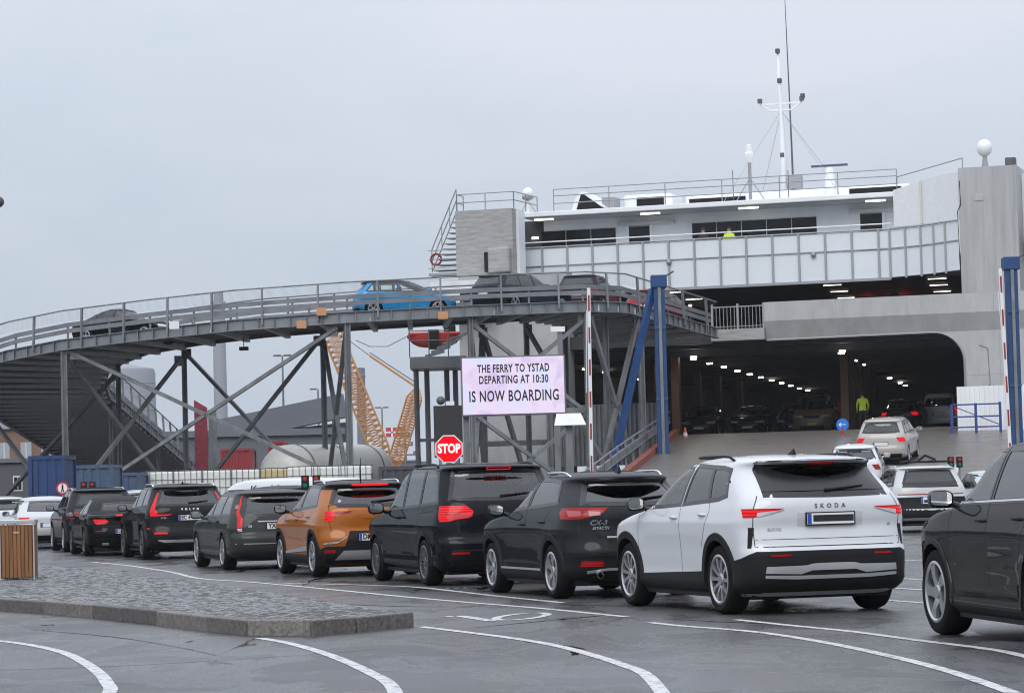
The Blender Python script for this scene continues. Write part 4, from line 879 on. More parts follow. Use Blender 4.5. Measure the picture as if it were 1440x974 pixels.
# ================================================================ upper ramp: curved bridge to the upper car deck
FP = [(-24.2, 190, .3), (-24.2, 127, 6.2), (-23.7, 121.5, 6.75), (-22.4, 117.4, 7.1), (-20.3, 114.6, 7.4), (-17.9, 113, 7.68), (-14.3, 111.2, 7.9), (-10.7, 109.9, 8.1), (-6.35, 109.5, 8.27), (-1.5, 110.3, 8.45), (3.0, 111.8, 8.6), (4.6, 113.4, 8.6), (6.6, 117.6, 8.3), (8.9, 123.0, 7.98)]
BP = [(-18.1, 190, .3), (-18.1, 127, 6.2), (-17.9, 124.2, 6.75), (-17.4, 121.8, 7.1), (-16.5, 119.8, 7.4), (-15.2, 118.0, 7.68), (-12.9, 116.3, 7.9), (-10.0, 115.2, 8.1), (-6.2, 114.8, 8.27), (-2.0, 115.6, 8.45), (.9, 116.9, 8.6), (1.6, 118, 8.55), (2.6, 121, 8.3), (4.3, 125, 8.0)]
FP = [Vector(p) for p in FP]; BP = [Vector(p) for p in BP]
br = empty('vehicle_bridge', (-8, 112, 0), 0, 'long curved grey steel vehicle bridge rising to the upper car deck', 'bridge')
BO = Vector((-8, 112, 0)); lc = lambda p: Vector(p) - BO
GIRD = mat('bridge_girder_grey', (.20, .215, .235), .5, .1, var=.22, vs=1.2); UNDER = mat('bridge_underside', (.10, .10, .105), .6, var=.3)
up = Vector((0, 0, 1))
def acrossf(i): return (BP[i] - FP[i]).normalized()
post_n = 0
for i in range(len(FP) - 1):
    for PTS, sg in ((FP, 1), (BP, -1)):
        a, b = lc(PTS[i]), lc(PTS[i + 1])
        MB().ibeam(a - up * .21, b - up * .21, .22, .44, .03).build('girder', GIRD, br)
        L_ = (b - a).length; n = max(1, round(L_ / (2.45 if L_ < 20 else 3)))
        ac = acrossf(i) * sg
        for h in (1.15,): MB().tube([a + up * h, b + up * h], .032, 6).build('hand_rail', STEEL, br)
        wm_ = MB()
        for k in range(1, 6): wm_.tube([a + up * (1.15 - k * .08) , b + up * (1.15 - k * .08)], .0045, 4, cap=False)
        o = wm_.build('rail_wires', STEEL, br); o['kind'] = 'stuff'
        for h in (.36, .60): MB().beam(a + ac * .35 + up * h, b + ac * .35 + up * h, .05, .17).build('guard_beam', GIRD, br)
        for k in range(n):
            q = a.lerp(b, (k + .5) / n); MB().beam(q - up * .28 - ac * .10, q + up * 1.15 - ac * .02, .07, .10).build('rail_post', STEEL, br)
            for t in (0,):
                q2 = a.lerp(b, k / n) + ac * .4; MB().beam(q2, q2 + up * .68, .08, .08).build('guard_post', STEEL, br)
        st = MB()
        for k in range(int(L_ / .62)): q = a.lerp(b, (k + .5) / max(1, int(L_ / .62))); st.beam(q - up * .39 - ac * .08, q - up * .04 - ac * .08, .02, .14)
        if st.v: o = st.build('web_stiffeners', GIRD, br); o['kind'] = 'stuff'
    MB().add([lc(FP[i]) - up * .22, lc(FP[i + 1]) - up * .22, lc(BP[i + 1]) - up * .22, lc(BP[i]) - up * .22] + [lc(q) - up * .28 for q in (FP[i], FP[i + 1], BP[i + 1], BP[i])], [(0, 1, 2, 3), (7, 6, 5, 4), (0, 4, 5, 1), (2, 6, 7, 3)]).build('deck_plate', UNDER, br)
    rb = MB(); L_ = (FP[i + 1] - FP[i]).length; n = int(max(2, L_ / 1.5))
    for k in range(n): rb.beam(lc(FP[i].lerp(FP[i + 1], (k + .5) / n)) - up * .25, lc(BP[i].lerp(BP[i + 1], (k + .5) / n)) - up * .40, .2, .26)
    o = rb.build('deck_ribs', mat('rib_galvanised', (.62, .63, .64), .55, var=.15), br); o['kind'] = 'stuff'
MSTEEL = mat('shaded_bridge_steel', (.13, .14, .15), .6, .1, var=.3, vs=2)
def column(p, top, w_=.23, m=None): p = lc(p); MB().ibeam((p.x, p.y, 0), (p.x, p.y, top), w_, w_, .05, up=(1, .3, 0)).build('column', m or STEEL, br); MB().box((p.x, p.y, .04), (.6, .6, .08)).build('base_plate', STEEL, br)
def brace(p, q, w_=.17, m=None): 
    MB().beam(lc(p), lc(q), w_, w_ * .8).build('brace', m or STEEL, br)
    for e_, s_ in ((p, q), (q, p)): v_ = lc(e_).lerp(lc(s_), .02); MB().box(v_, (.42, .05, .42), math.atan2(q[1] - p[1], q[0] - p[0])).build('gusset_plate', m or STEEL, br)
for i, h in ((5, 7.25), (8, 7.84), (10, 8.17)): column(FP[i] + acrossf(i) * .1, h)
column((3.75, 113.9, 0), 8.1, .22); column((5.2, 114.8, 0), 8.1, .22); column((2.2, 118.2, 0), 8.1, .22)
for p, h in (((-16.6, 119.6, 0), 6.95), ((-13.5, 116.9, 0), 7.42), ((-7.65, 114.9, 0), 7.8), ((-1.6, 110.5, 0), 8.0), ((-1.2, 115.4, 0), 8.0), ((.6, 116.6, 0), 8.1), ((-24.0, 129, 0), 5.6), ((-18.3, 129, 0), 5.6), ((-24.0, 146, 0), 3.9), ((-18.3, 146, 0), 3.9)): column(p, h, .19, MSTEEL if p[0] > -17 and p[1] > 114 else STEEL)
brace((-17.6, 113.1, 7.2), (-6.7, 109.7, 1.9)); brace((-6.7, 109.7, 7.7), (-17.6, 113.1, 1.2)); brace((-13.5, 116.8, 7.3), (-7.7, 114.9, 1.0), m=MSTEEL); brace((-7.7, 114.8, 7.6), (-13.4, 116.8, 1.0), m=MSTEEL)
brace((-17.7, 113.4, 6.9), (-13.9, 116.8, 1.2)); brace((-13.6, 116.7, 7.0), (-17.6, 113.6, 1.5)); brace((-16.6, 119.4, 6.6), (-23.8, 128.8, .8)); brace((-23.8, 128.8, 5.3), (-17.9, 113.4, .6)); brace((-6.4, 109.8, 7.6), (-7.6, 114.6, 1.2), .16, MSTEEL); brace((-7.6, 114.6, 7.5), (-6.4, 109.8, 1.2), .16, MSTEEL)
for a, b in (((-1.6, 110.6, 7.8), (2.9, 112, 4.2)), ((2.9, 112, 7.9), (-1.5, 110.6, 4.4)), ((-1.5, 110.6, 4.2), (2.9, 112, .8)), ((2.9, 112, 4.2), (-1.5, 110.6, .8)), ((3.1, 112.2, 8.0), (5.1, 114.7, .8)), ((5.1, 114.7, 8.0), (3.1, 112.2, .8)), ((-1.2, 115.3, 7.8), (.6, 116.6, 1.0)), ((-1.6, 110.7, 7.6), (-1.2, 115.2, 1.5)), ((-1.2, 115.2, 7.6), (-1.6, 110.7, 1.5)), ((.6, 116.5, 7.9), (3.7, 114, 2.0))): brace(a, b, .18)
MB().beam(lc((-1.6, 110.6, 4.3)), lc((2.9, 112, 4.3)), .2, .22).build('tie_beam', STEEL, br)
CONEB = mat('bracket_orange', (.50, .25, .12), .6)
for px, py in ((424, 456), (623, 443), (452, 438), (245, 457)): p = at(px, py, 109.35); MB().box(lc(p), (.38, .03, .3)).build('reflector_board', PLATE if px < 300 else CONEB, br)
for px, py in ((343, 490),): p = at(px, py, 112); MB().box(lc(p), (.35, .3, .14)).build('flood_light', BLACK, br); MB().tube([lc(p), lc(p) + up * .5], .02, 5).build('lamp_bracket', BLACK, br)
# ================================================================ rescue boat platform beside the hull
pl = empty('quay_platform', (-4, 118, 0), 0, 'grey steel mooring platform on posts left of the ferry', 'platform'); po = Vector((-4, 118, 0))
q0, q1 = at(578, 520, 118), at(650, 517, 118)
MB().bx(q0.x + 4, q1.x + 4.2, -1.2, 1.8, q0.z, q0.z + .48).build('platform_deck', ALU, pl)
for px in (585, 600, 640, 628): q = at(px, 520, 118); MB().tube([(q.x + 4, 0, 0), (q.x + 4, 0, q.z)], .11, 8).build('platform_leg', STEEL, pl)
for z in (.7, 1.1): MB().tube([(q0.x + 4, -1.1, q0.z + .45 + z), (q0.x + 5.6, -1.1, q0.z + .45 + z)], .025, 5).build('platform_rail', STEEL, pl)
for x in (0, .8, 1.6): MB().tube([(q0.x + 4 + x, -1.1, q0.z + .45), (q0.x + 4 + x, -1.1, q0.z + 1.6)], .025, 5).build('platform_post', STEEL, pl)
for z in (2.2, 3.4): MB().beam((q0.x + 4.2, 0, z), (q0.x + 5.6, 0, z), .12, .14).build('leg_tie', STEEL, pl)
for i in range(5): MB().beam((q0.x + 4.6 + i * .25, .2, q0.z + .55 + i * .16), (q0.x + 5.4 + i * .25, .2, q0.z + .75 + i * .19), .5, .1).build('cradle_bar', STEEL, pl)
rbt = empty('rescue_boat', at(611, 474, 120), 0, 'red rescue boat slung under the bridge beside the ferry', 'boat')
rows = []
for i in range(11):
    k = i / 10; x = -1.15 + 2.3 * k; w_ = .5 * math.sin(math.pi * min(1, .12 + k * .85)) ** .6; d = .42 * (1 - (2 * k - 1) ** 4) + .12
    rows.append([(x, -w_ * math.cos(a), -d * math.sin(a) + .1) for a in np.linspace(0, math.pi, 9)])
MB().grid(rows).build('hull', REDP, rbt, smooth=True); MB().bx(-1.1, 1.1, -.45, .45, .08, .2).build('gunwale', REDP, rbt, bevel=.05); MB().bx(-.25, .2, -.58, .5, -.5, .3).build('sling_frame', BLACK, rbt); MB().bx(.4, .9, -.2, .2, .15, .5).build('engine_cover', BLACK, rbt, bevel=.05)
# ================================================================ signs and barriers
LEDM = bpy.data.materials.new('led_screen'); LEDM.use_nodes = True; nt = LEDM.node_tree; b = nt.nodes['Principled BSDF']
t = nt.nodes.new('ShaderNodeTexCoord'); n1 = nt.nodes.new('ShaderNodeTexNoise'); n1.inputs['Scale'].default_value = .9; n1.inputs['Detail'].default_value = 3; n1.inputs['Distortion'].default_value = 1.5; nt.links.new(t.outputs['Object'], n1.inputs['Vector'])
r = nt.nodes.new('ShaderNodeValToRGB'); r.color_ramp.elements[0].position = .35; r.color_ramp.elements[0].color = (.62, .52, .80, 1); r.color_ramp.elements[1].position = .65; r.color_ramp.elements[1].color = (.66, .68, .93, 1); e = r.color_ramp.elements.new(.5); e.color = (.80, .66, .86, 1); nt.links.new(n1.outputs[0], r.inputs[0])
nt.links.new(r.outputs[0], b.inputs['Emission Color']); b.inputs['Emission Strength'].default_value = 1.0; b.inputs['Base Color'].default_value = (.05, .05, .05, 1)
led = empty('message_board', (0, 80, 0), RAD(-2), 'large lit message board announcing the ferry departure on two posts', 'sign')
MB().bx(-1.46, 1.48, .03, .25, 3.38, 5.06).build('board_case', mat('board_case_grey', (.12, .12, .13), .5), led); MB().bx(-1.42, 1.44, -.01, .028, 3.43, 5.02).build('screen', LEDM, led)
SCR = mat('screen_text', (.01, .01, .012), .6)
for s_, z, sz, sx in (('THE FERRY TO YSTAD', 4.70, .31, 2.03), ('DEPARTING AT 10:30', 4.385, .31, 1.95), ('IS NOW BOARDING', 3.92, .43, 2.52)): lettering(s_, sz, SCR, led, frame4(Vector((.02, -.014, z)), (1, 0, 0), (0, 0, 1)), depth=.002, bold=.009, fit=sx, spacing=1.1)
for x in (-1.36, 1.2): MB().bx(x - .08, x + .08, .26, .42, 0, 5.0).build('post', STEEL, led)
MB().bx(1.28, 1.42, .1, .22, 5.06, 5.75).build('camera_mast', STEEL, led); MB().bx(1.1, 1.5, .05, .25, 5.7, 5.85).build('camera', SHIPW, led)
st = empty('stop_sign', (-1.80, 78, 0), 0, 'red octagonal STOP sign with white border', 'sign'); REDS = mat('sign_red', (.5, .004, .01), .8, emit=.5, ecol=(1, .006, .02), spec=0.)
oc = lambda R_: [(R_ * math.cos(math.pi / 8 + k * math.pi / 4), 0, 2.46 + R_ * math.sin(math.pi / 8 + k * math.pi / 4)) for k in range(8)]
MB().extr(oc(.41), (0, .02, 0)).build('sign_border', PLATE, st); MB().extr([(x, -.008, z) for x, y, z in oc(.375)], (0, .006, 0)).build('sign_face', REDS, st)
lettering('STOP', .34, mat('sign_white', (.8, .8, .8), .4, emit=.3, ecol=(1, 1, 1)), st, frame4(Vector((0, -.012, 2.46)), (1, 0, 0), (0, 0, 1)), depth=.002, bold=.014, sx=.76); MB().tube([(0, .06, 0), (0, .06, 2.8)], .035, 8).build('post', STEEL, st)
bb = empty('kiosk_board', (-1.95, 84, 0), 0, 'blank dark grey board behind the STOP sign', 'board'); MB().bx(-.42, .42, 0, .2, 2.3, 3.82).build('panel', mat('board_dark', (.022, .022, .024), .6), bb); MB().bx(-.3, -.2, .05, .15, 0, 2.3).build('leg', STEEL, bb); MB().bx(.2, .3, .05, .15, 0, 2.3).build('leg', STEEL, bb); MB().bx(-.05, .2, 0, .2, 3.83, 3.95).build('top_box', SHIPW, bb); MB().ball((-.2, .1, 3.98), .13, 10, 8).build('camera_dome', DSTEEL, bb, smooth=True)
BARW = mat('barrier_white', (.72, .73, .74), .4); BARR = mat('barrier_red', (.26, .02, .025), .4)
def barrier(x, y, top, label, lean):
    o = empty('raised_barrier', (x, y, 0), 0, label, 'barrier')
    MB().bx(-.2, .2, -.15, .25, 0, 1.15).build('housing', mat('barrier_housing', (.05, .25, .45), .5), o, bevel=.03)
    n = 6; base = Vector((.0, -.1, 1.0)); tip = Vector((lean, -.1, top)); MB().beam(base, tip, .09, .06, up=(0, 1, 0)).build('arm', BARW, o)
    for k in range(n): a = base.lerp(tip, .13 + k * .152); b_ = base.lerp(tip, .13 + k * .152 + .075); MB().beam(a + Vector((.0, -.034, 0)), b_ + Vector((.0, -.034, 0)), .045, .01, up=(0, 1, 0)).build('red_stripe', BARR, o)
    MB().tube([base + Vector((-.07, 0, 2.8)), tip + Vector((-.07, 0, -.6))], .012, 4).build('arm_cable', BARW, o)
barrier(2.0, 75, 6.56, 'raised red and white barrier arm in front of the bridge columns', .06); barrier(13.05, 75, 6.79, 'raised red and white barrier arm at the right of the ramp', -.12)
hut = empty('ticket_reader', (1.35, 70, 0), 0, 'grey post with white slanted hood beside the barrier', 'reader'); MB().bx(-.09, .09, -.06, .06, 0, 2.85).build('post', STEEL, hut); MB().add([(-.36, -.3, 2.85), (.42, -.3, 2.85), (.42, .3, 2.85), (-.36, .3, 2.85), (-.30, -.22, 3.12), (.30, -.22, 3.12), (.30, .25, 3.15), (-.30, .25, 3.15)], [(0, 3, 2, 1), (4, 5, 6, 7), (0, 1, 5, 4), (1, 2, 6, 5), (2, 3, 7, 6), (3, 0, 4, 7)]).build('hood', SHIPW, hut)
def lights(px, py, d, label):
    p = at(px, py, d); o = empty('lane_signal', (p.x, p.y, 0), 0, label, 'signal')
    for k in (-1, 1):
        h = MB().bx(k * .13 - .085, k * .13 + .085, -.08, .1, p.z - .17, p.z + .15).build('signal_head', BLACK, o)
        for z, c_ in ((.07, (.25, .01, .01) if True else 0), (-.08, (.0, .10, .07))): MB().lathe([(.05, 0), (.05, -.012), (0, -.015)], 14, 'Y', (k * .13, -.08, p.z + z)).build('lens', mat('lens_%d' % (z > 0), c_, .3, emit=.12 if z > 0 else 0.04, ecol=(.9, .05, .03) if z > 0 else (.0, .6, .4)), h)
        MB().tube([(k * .13, .02, 0), (k * .13, .02, p.z - .17)], .03, 6).build('signal_post', STEEL, o)
lights(437, 677, 66, 'small pair of lane signals above the dark saloon roof'); lights(124, 684, 85, 'small pair of lane signals below the blue containers'); lights(1343, 649, 85, 'small pair of lane signals at the foot of the ramp')
p = at(88, 686, 84); np_ = empty('no_walking_sign', (p.x, p.y, 0), 0, 'round red and white no pedestrians sign near the left containers', 'sign')
MB().lathe([(.19, 0), (.19, -.015), (.14, -.015)], 24, 'Y', (0, 0, p.z)).build('red_rim', mat('sign_rim_red', (.5, .02, .03), .4), np_); MB().lathe([(.145, -.01), (0, -.01)], 24, 'Y', (0, 0, p.z)).build('white_disc', PLATE, np_); MB().tube([(0, .02, 0), (0, .02, p.z)], .03, 6).build('post', STEEL, np_)
fg = MB(); fg.ball((0, -.02, p.z + .09), .025, 8, 6); fg.tube([(0, -.02, p.z + .06), (0, -.02, p.z - .01)], .025, 6); fg.tube([(0, -.02, p.z), (-.04, -.02, p.z - .11)], .015, 5); fg.tube([(0, -.02, p.z), (.04, -.02, p.z - .11)], .015, 5); o = fg.build('walking_figure', BLACK, np_); o['kind'] = 'stuff'
# ================================================================ yard behind the queue
def container(px, d, ln, h, m, label, rz=0., door=False, z=0.):
    p = at(px, 690, d); o = empty('shipping_container', (p.x, p.y, z), rz, label, 'container'); wd = 2.44
    MB().bx(.06, ln - .06, .06, wd - .06, .14, h - .05).build('shell', m, o)
    for x in (0, ln - .12):
        for y in (0, wd - .12): MB().bx(x, x + .12, y, y + .12, 0, h).build('corner_post', m, o)
    for z_ in (.0, h - .12):
        for y in (0, wd - .12): MB().bx(.12, ln - .12, y, y + .12, z_, z_ + .12).build('side_rail', m, o)
        for x in (0, ln - .12): MB().bx(x, x + .12, .12, wd - .12, z_, z_ + .12).build('end_rail', m, o)
    n = int((ln - .3) / .28)
    for i in range(n): MB().bx(.17 + i * .28, .17 + i * .28 + .14, .028, .06, .14, h - .13).build('corrugation', m, o)
    if door:
        for x in (ln * .25, ln * .42, ln * .6, ln * .8): MB().tube([(x, .0, .1), (x, .0, h - .1)], .02, 6).build('lock_bar', STEEL, o)
    return o
CBLUE = mat('container_blue', (.008, .036, .13), .5, var=.25, vs=1.2); CRED = mat('container_red', (.28, .025, .03), .5, var=.2); CGREY = mat('container_slate', (.05, .055, .065), .5, var=.2); CLBL = mat('container_faded_blue', (.05, .09, .16), .5, var=.3)
container(40, 90, 1.15, 2.75, CBLUE, 'blue container at the far left under the bridge'); container(93, 97, 1.6, 2.5, CLBL, 'faded blue container half hidden by the bridge column'); container(146, 102, 1.3, 2.25, CLBL, 'dark blue container at the foot of the descending ramp')
container(533, 100, 2.0, 2.2, CGREY, 'slate grey container between tank and people carrier'); container(311, 140, 1.55, 3.0, CRED, 'red container behind the white tanks', z=.6); container(378, 150, .9, 3.1, CRED, 'second red container behind the pale tank trailer', z=1.); container(362, 112, 1.4, 2.3, CBLUE, 'small dark blue container beside the liquid tanks')
IBCW = mat('tank_plastic', (.70, .71, .68), .45, var=.06); IBCY = mat('tank_plastic_yellow', (.50, .42, .22), .5)
def ibc(p, m, label):
    o = empty('liquid_tank', p, 0, label, 'liquid tank', 'caged liquid tanks stacked in the yard')
    MB().bx(-.53, .53, -.45, .45, .16, 1.1).build('tank', m, o, bevel=.06); MB().bx(-.55, .55, -.48, .48, 0, .13).build('pallet', DSTEEL, o)
    g = MB()
    for i in range(6): g.tube([(-.55 + i * 1.1 / 5, -.49, .13), (-.55 + i * 1.1 / 5, -.49, 1.14)], .011, 4)
    for z in (.15, .48, .80, 1.13): g.tube([(-.55, -.49, z), (.55, -.49, z), (.55, .49, z), (-.55, .49, z), (-.55, -.49, z)], .011, 4)
    q = g.build('cage', DSTEEL, o); q['kind'] = 'stuff'
    return o
ibs = []
nm = ['first', 'second', 'third', 'fourth', 'fifth']
for i in range(5):
    p = at(226 + i * 40.5, 690, 105)
    for lv in (0, 1): ibc((p.x, p.y, lv * 1.16), IBCY if i == 4 and lv else IBCW, ('yellowed caged liquid tank, upper right end of the long stack' if i == 4 and lv else 'white caged liquid tank, %s from left in the %s row of the long stack' % (nm[i], 'upper' if lv else 'lower')))
for i in range(3):
    p = at(427 + i * 38, 690, 101)
    for lv in (0, 1): ibc((p.x, p.y, lv * 1.16), IBCW, 'white caged liquid tank, %s from left in the %s row below the silver tank trailer' % (nm[i], 'upper' if lv else 'lower'))
tk = empty('tank_trailer', at(462, 690, 116) * Vector((1, 1, 0)) if False else (at(462, 690, 116).x, 116, 0), RAD(58), 'pale rounded tank trailer behind the caged liquid tanks', 'trailer')
prof = [(0, -3.6), (.55, -3.55), (.95, -3.35), (1.12, -3.0), (1.15, -2.4), (1.15, 2.4), (1.12, 3.0), (.95, 3.35), (.55, 3.55), (0, 3.6)]
MB().lathe(prof, 32, 'X', (0, 0, 2.15)).build('tank', mat('tank_cream', (.62, .62, .58), .35, .0, var=.08), tk, smooth=True)
for x in (-2.4, 0, 2.4): MB().lathe([(1.16, x - .05), (1.18, x), (1.16, x + .05)], 32, 'X', (0, 0, 2.15)).build('tank_band', STEEL, tk)
MB().bx(-3, 3, -.5, .5, .75, 1.0).build('chassis', BLACK, tk); wt, wrm = wheel_mesh(.5, .3, '10', DALLOY)
for x in (-2.2, -1.0, 2.2):
    for y in (-.85, .85): o = link('wheel', wt, tk); o.location = (x, y, .5); o.rotation_euler = (0, 0, math.pi / 2 * (1 if y < 0 else -1)); link('rim', wrm, o)
py_ = empty('red_pylon', at(287, 650, 125) * 1, 0, 'tall faded red slab standing against a grey column', 'pylon'); py_.location.z = 0
MB().add([(-.38, -.1, 0), (.18, -.1, 0), (.18, .1, 0), (-.38, .1, 0), (-.38, -.1, 5.55), (.18, -.1, 5.2), (.18, .1, 5.2), (-.38, .1, 5.55)], [(0, 3, 2, 1), (4, 5, 6, 7), (0, 1, 5, 4), (1, 2, 6, 5), (2, 3, 7, 6), (3, 0, 4, 7)]).build('red_slab', mat('faded_red', (.26, .035, .06), .5, var=.3), py_); MB().bx(.22, .55, .0, .3, 0, 5.1).build('grey_column', STEEL, py_)
# fence at the back of the yard
fc = empty('yard_fence', (-10, 98, 0), 0, 'low dark steel fence along the yard behind the queue', 'fence'); fm = MB()
for i in range(70): MB().bx(-6 + i * .16, -5.96 + i * .16, 0, .03, .1, 1.35).build('picket', DSTEEL, fc)
for z in (.25, 1.3): MB().bx(-6.1, 5.2, .03, .06, z, z + .05).build('fence_rail', DSTEEL, fc)
# ================================================================ far harbour
def far(x, y, d): return at(x, y, d)
CONC = mat('far_concrete', (.26, .28, .31), .8, var=.08, vs=.05); DARKC = mat('far_dark_cladding', (.12, .13, .15), .7, var=.1, vs=.1); SLATE = mat('far_slate', (.13, .14, .16), .7)
ch = empty('power_chimney', (far(311, 600, 900).x, 900, 0), 0, 'very tall pale chimney with a stepped top far behind the bridge', 'chimney'); MB().lathe([(2.3, 0), (1.95, 60), (2.2, 60.1), (2.2, 62.3), (1.5, 62.4), (1.5, 65.3), (0, 65.3)], 28, 'Z').build('shaft', CONC, ch, smooth=30)
for k in range(6): MB().bx(-2.2 + k * .8, -2.15 + k * .8, -2.2, -2.1, 62.3, 63.6).build('top_rail_post', CONC, ch)
ch2 = empty('dark_chimney', (far(509, 600, 700).x, 700, 0), 0, 'shorter dark chimney between the two crane booms', 'chimney'); MB().lathe([(1.35, 0), (1.05, 29), (1.05, 31.5), (.85, 31.6), (0, 31.6)], 24, 'Z').build('shaft', SLATE, ch2, smooth=30); MB().lathe([(1.08, 29.2), (1.2, 29.5), (1.08, 29.8)], 24, 'Z').build('collar', SLATE, ch2)
sl = empty('storage_silo', (far(184, 600, 420).x, 420, 0), 0, 'huge pale round storage silo seen under the bridge', 'silo'); MB().lathe([(3.75, 0), (3.75, 19.6), (3.5, 20.2), (0, 20.9)], 40, 'Z').build('drum', CONC, sl, smooth=30)
for z in range(2, 20, 2): MB().lathe([(3.76, z), (3.8, z + .06), (3.76, z + .12)], 40, 'Z').build('hoop', CONC, sl)
hall = empty('dark_hall', (-18, 195, 0), RAD(8), 'long dark clad harbour hall low behind the yard', 'building'); MB().bx(-8, 6.2, 0, 20, 0, 5.3).build('wall', DARKC, hall); MB().bx(-8.2, 6.4, -.3, 20.3, 5.3, 5.75).build('roof_edge', SLATE, hall)
for x in (-7.5, -6.2, -4.5, 2.0, 4.2): MB().bx(x, x + .9, -.06, 0, 1.5, 3.2).build('window', mat('far_window', (.35, .38, .42), .2), hall)
cv = empty('conveyor_bridge', (-16, 205, 0), 0, 'long dark enclosed conveyor gallery sloping up behind the yard', 'conveyor')
a, b_ = far(300, 605, 205), far(485, 566, 205); a.x -= -16; b_.x -= -16
MB().beam((a.x, 0, a.z - .2), (b_.x, 0, b_.z - .2), 2.2, 1.7).build('gallery', DARKC, cv); a2, b2 = far(380, 612, 205), far(487, 600, 205)
MB().beam((a2.x + 16, 3, a2.z - .3), (b2.x + 16, 3, b2.z - .3), 2., 1.4).build('gallery', SLATE, cv)
for k in (.05, .5, .93): q = Vector((a.x, 0, 0)).lerp(Vector((b_.x, 0, 0)), k); MB().bx(q.x - .25, q.x + .25, -.4, .4, 0, a.z + (b_.z - a.z) * k - 1).build('trestle_leg', SLATE, cv)
bh = empty('brick_house', (far(30, 690, 210).x, 210, 0), RAD(5), 'brown brick harbour building at the far left', 'building'); MB().bx(-6, 2.6, 0, 12, 0, 6.6).build('wall', mat('far_brick', (.20, .125, .085), .8, var=.15, vs=1.), bh); MB().add([(-6.3, -.3, 6.6), (2.9, -.3, 6.6), (2.9, 12.3, 6.6), (-6.3, 12.3, 6.6), (-6.3, 6, 8.6), (2.9, 6, 8.6)], [(0, 1, 5, 4), (2, 3, 4, 5), (0, 4, 3), (1, 2, 5), (0, 3, 2, 1)]).build('roof', SLATE, bh)
for x in (-4.8, -3.2, -1.6, .0, 1.5):
    for z in (1.2, 4.4): w_ = MB().bx(x, x + .8, -.05, 0, z, z + 1.2).build('window', MATS['far_window'], bh); MB().bx(x + .37, x + .43, -.08, -.05, z, z + 1.2).build('glazing_bar', PLATE, w_)
gh = empty('grey_house', (far(14, 690, 170).x, 170, 0), RAD(4), 'low grey harbour shed with white framed windows at the far left', 'building'); MB().bx(-4, 3.6, 0, 8, 0, 3.6).build('wall', mat('far_shed', (.09, .095, .11), .8), gh); MB().bx(-4.2, 3.8, -.2, 8.2, 3.6, 3.85).build('roof', SLATE, gh)
for x in (-1.2, .2, 1.7, 2.7): w_ = MB().bx(x, x + .55, -.05, 0, 1.9, 2.8).build('window', PLATE, gh); MB().bx(x + .06, x + .26, -.07, -.05, 1.97, 2.73).build('pane', SHADEG, w_); MB().bx(x + .3, x + .49, -.07, -.05, 1.97, 2.73).build('pane', SHADEG, w_)
CRANE = mat('crane_yellow', (.50, .24, .07), .6)
def lattice(o, p, q, w0, w1, n, m):
    p, q = Vector(p), Vector(q); d = (q - p).normalized(); s1 = d.cross(Vector((0, 1, 0))).normalized(); s2 = Vector((0, 1, 0)); C4 = [(-1, -1), (1, -1), (1, 1), (-1, 1)]; R_ = []
    for i in range(n + 1): k = i / n; w_ = (w0 + (w1 - w0) * k) * min(1, .25 + 6 * k, .25 + 6 * (1 - k)) / 2; R_.append([p.lerp(q, k) + s1 * a * w_ + s2 * b * w_ for a, b in C4])
    for c in range(4): MB().tube([r[c] for r in R_], .07, 5).build('boom_chord', m, o)
    l = MB()
    for i in range(n):
        for c in range(4): l.tube([R_[i][c], R_[i + 1][(c + 1) % 4]], .04, 4, cap=False); l.tube([R_[i][(c + 1) % 4], R_[i + 1][c]], .03, 4, cap=False); l.tube([R_[i][c], R_[i][(c + 1) % 4]], .035, 4, cap=False)
    k = l.build('boom_lacing', m, o); k['kind'] = 'stuff'
def crane(px0, py0, px1, py1, d, wd, label):
    b0 = far(px0, py0, d); b1 = far(px1, py1, d); o = empty('lattice_crane', (b0.x, d, 0), 0, label, 'crane'); off = Vector((b0.x, d, 0))
    lattice(o, b0 - off, b1 - off, wd, wd, 30, CRANE); MB().bx(-1.5, 1.2, -1.5, 1.5, 1, 3.2).build('cab', CRANE, o); MB().bx(-2, 1.8, -1.8, 1.8, 0, 1).build('crawler', BLACK, o)
    return o, off
o1, of1 = crane(546, 660, 455, 440, 260, 1.7, 'yellow lattice crane boom leaning left behind the bridge columns'); o2, of2 = crane(553, 660, 587, 545, 270, 1.4, 'shorter yellow lattice crane boom leaning right toward the ferry')
t1, t2 = far(587, 545, 270) - of2, far(520, 500, 270) - of2; MB().tube([t1, t2], .12, 6).build('jib_strut', CRANE, o2); MB().tube([t1 + up * .4, t2 + up * .3], .05, 5).build('pendant_line', DSTEEL, o2); MB().tube([t2, far(490, 478, 270) - of2], .04, 5).build('pendant_line', DSTEEL, o2); MB().tube([far(500, 478, 270) - of2, far(520, 487, 270) - of2, far(545, 487, 270) - of2, far(572, 473, 270) - of2], .04, 5).build('pendant_line', DSTEEL, o2)
for px, py, d, lb in ((397, 500, 220, 'tallest street lamp pole seen through the bridge bracing'), (447, 547, 250, 'shorter street lamp pole left of the yellow crane boom'), (537, 573, 300, 'slim street lamp pole between the two crane booms')):
    p = far(px, py, d); o = empty('street_lamp', (p.x, d, 0), 0, lb, 'street lamp'); MB().tube([(0, 0, 0), (0, 0, p.z)], [.12, .07], 8).build('pole', STEEL, o)
    for s_ in ((-1, 1) if px != 447 else (-1,)): MB().bx(s_ * .1, s_ * .7, -.12, .12, p.z - .05, p.z + .08).build('lamp_head', DSTEEL, o)
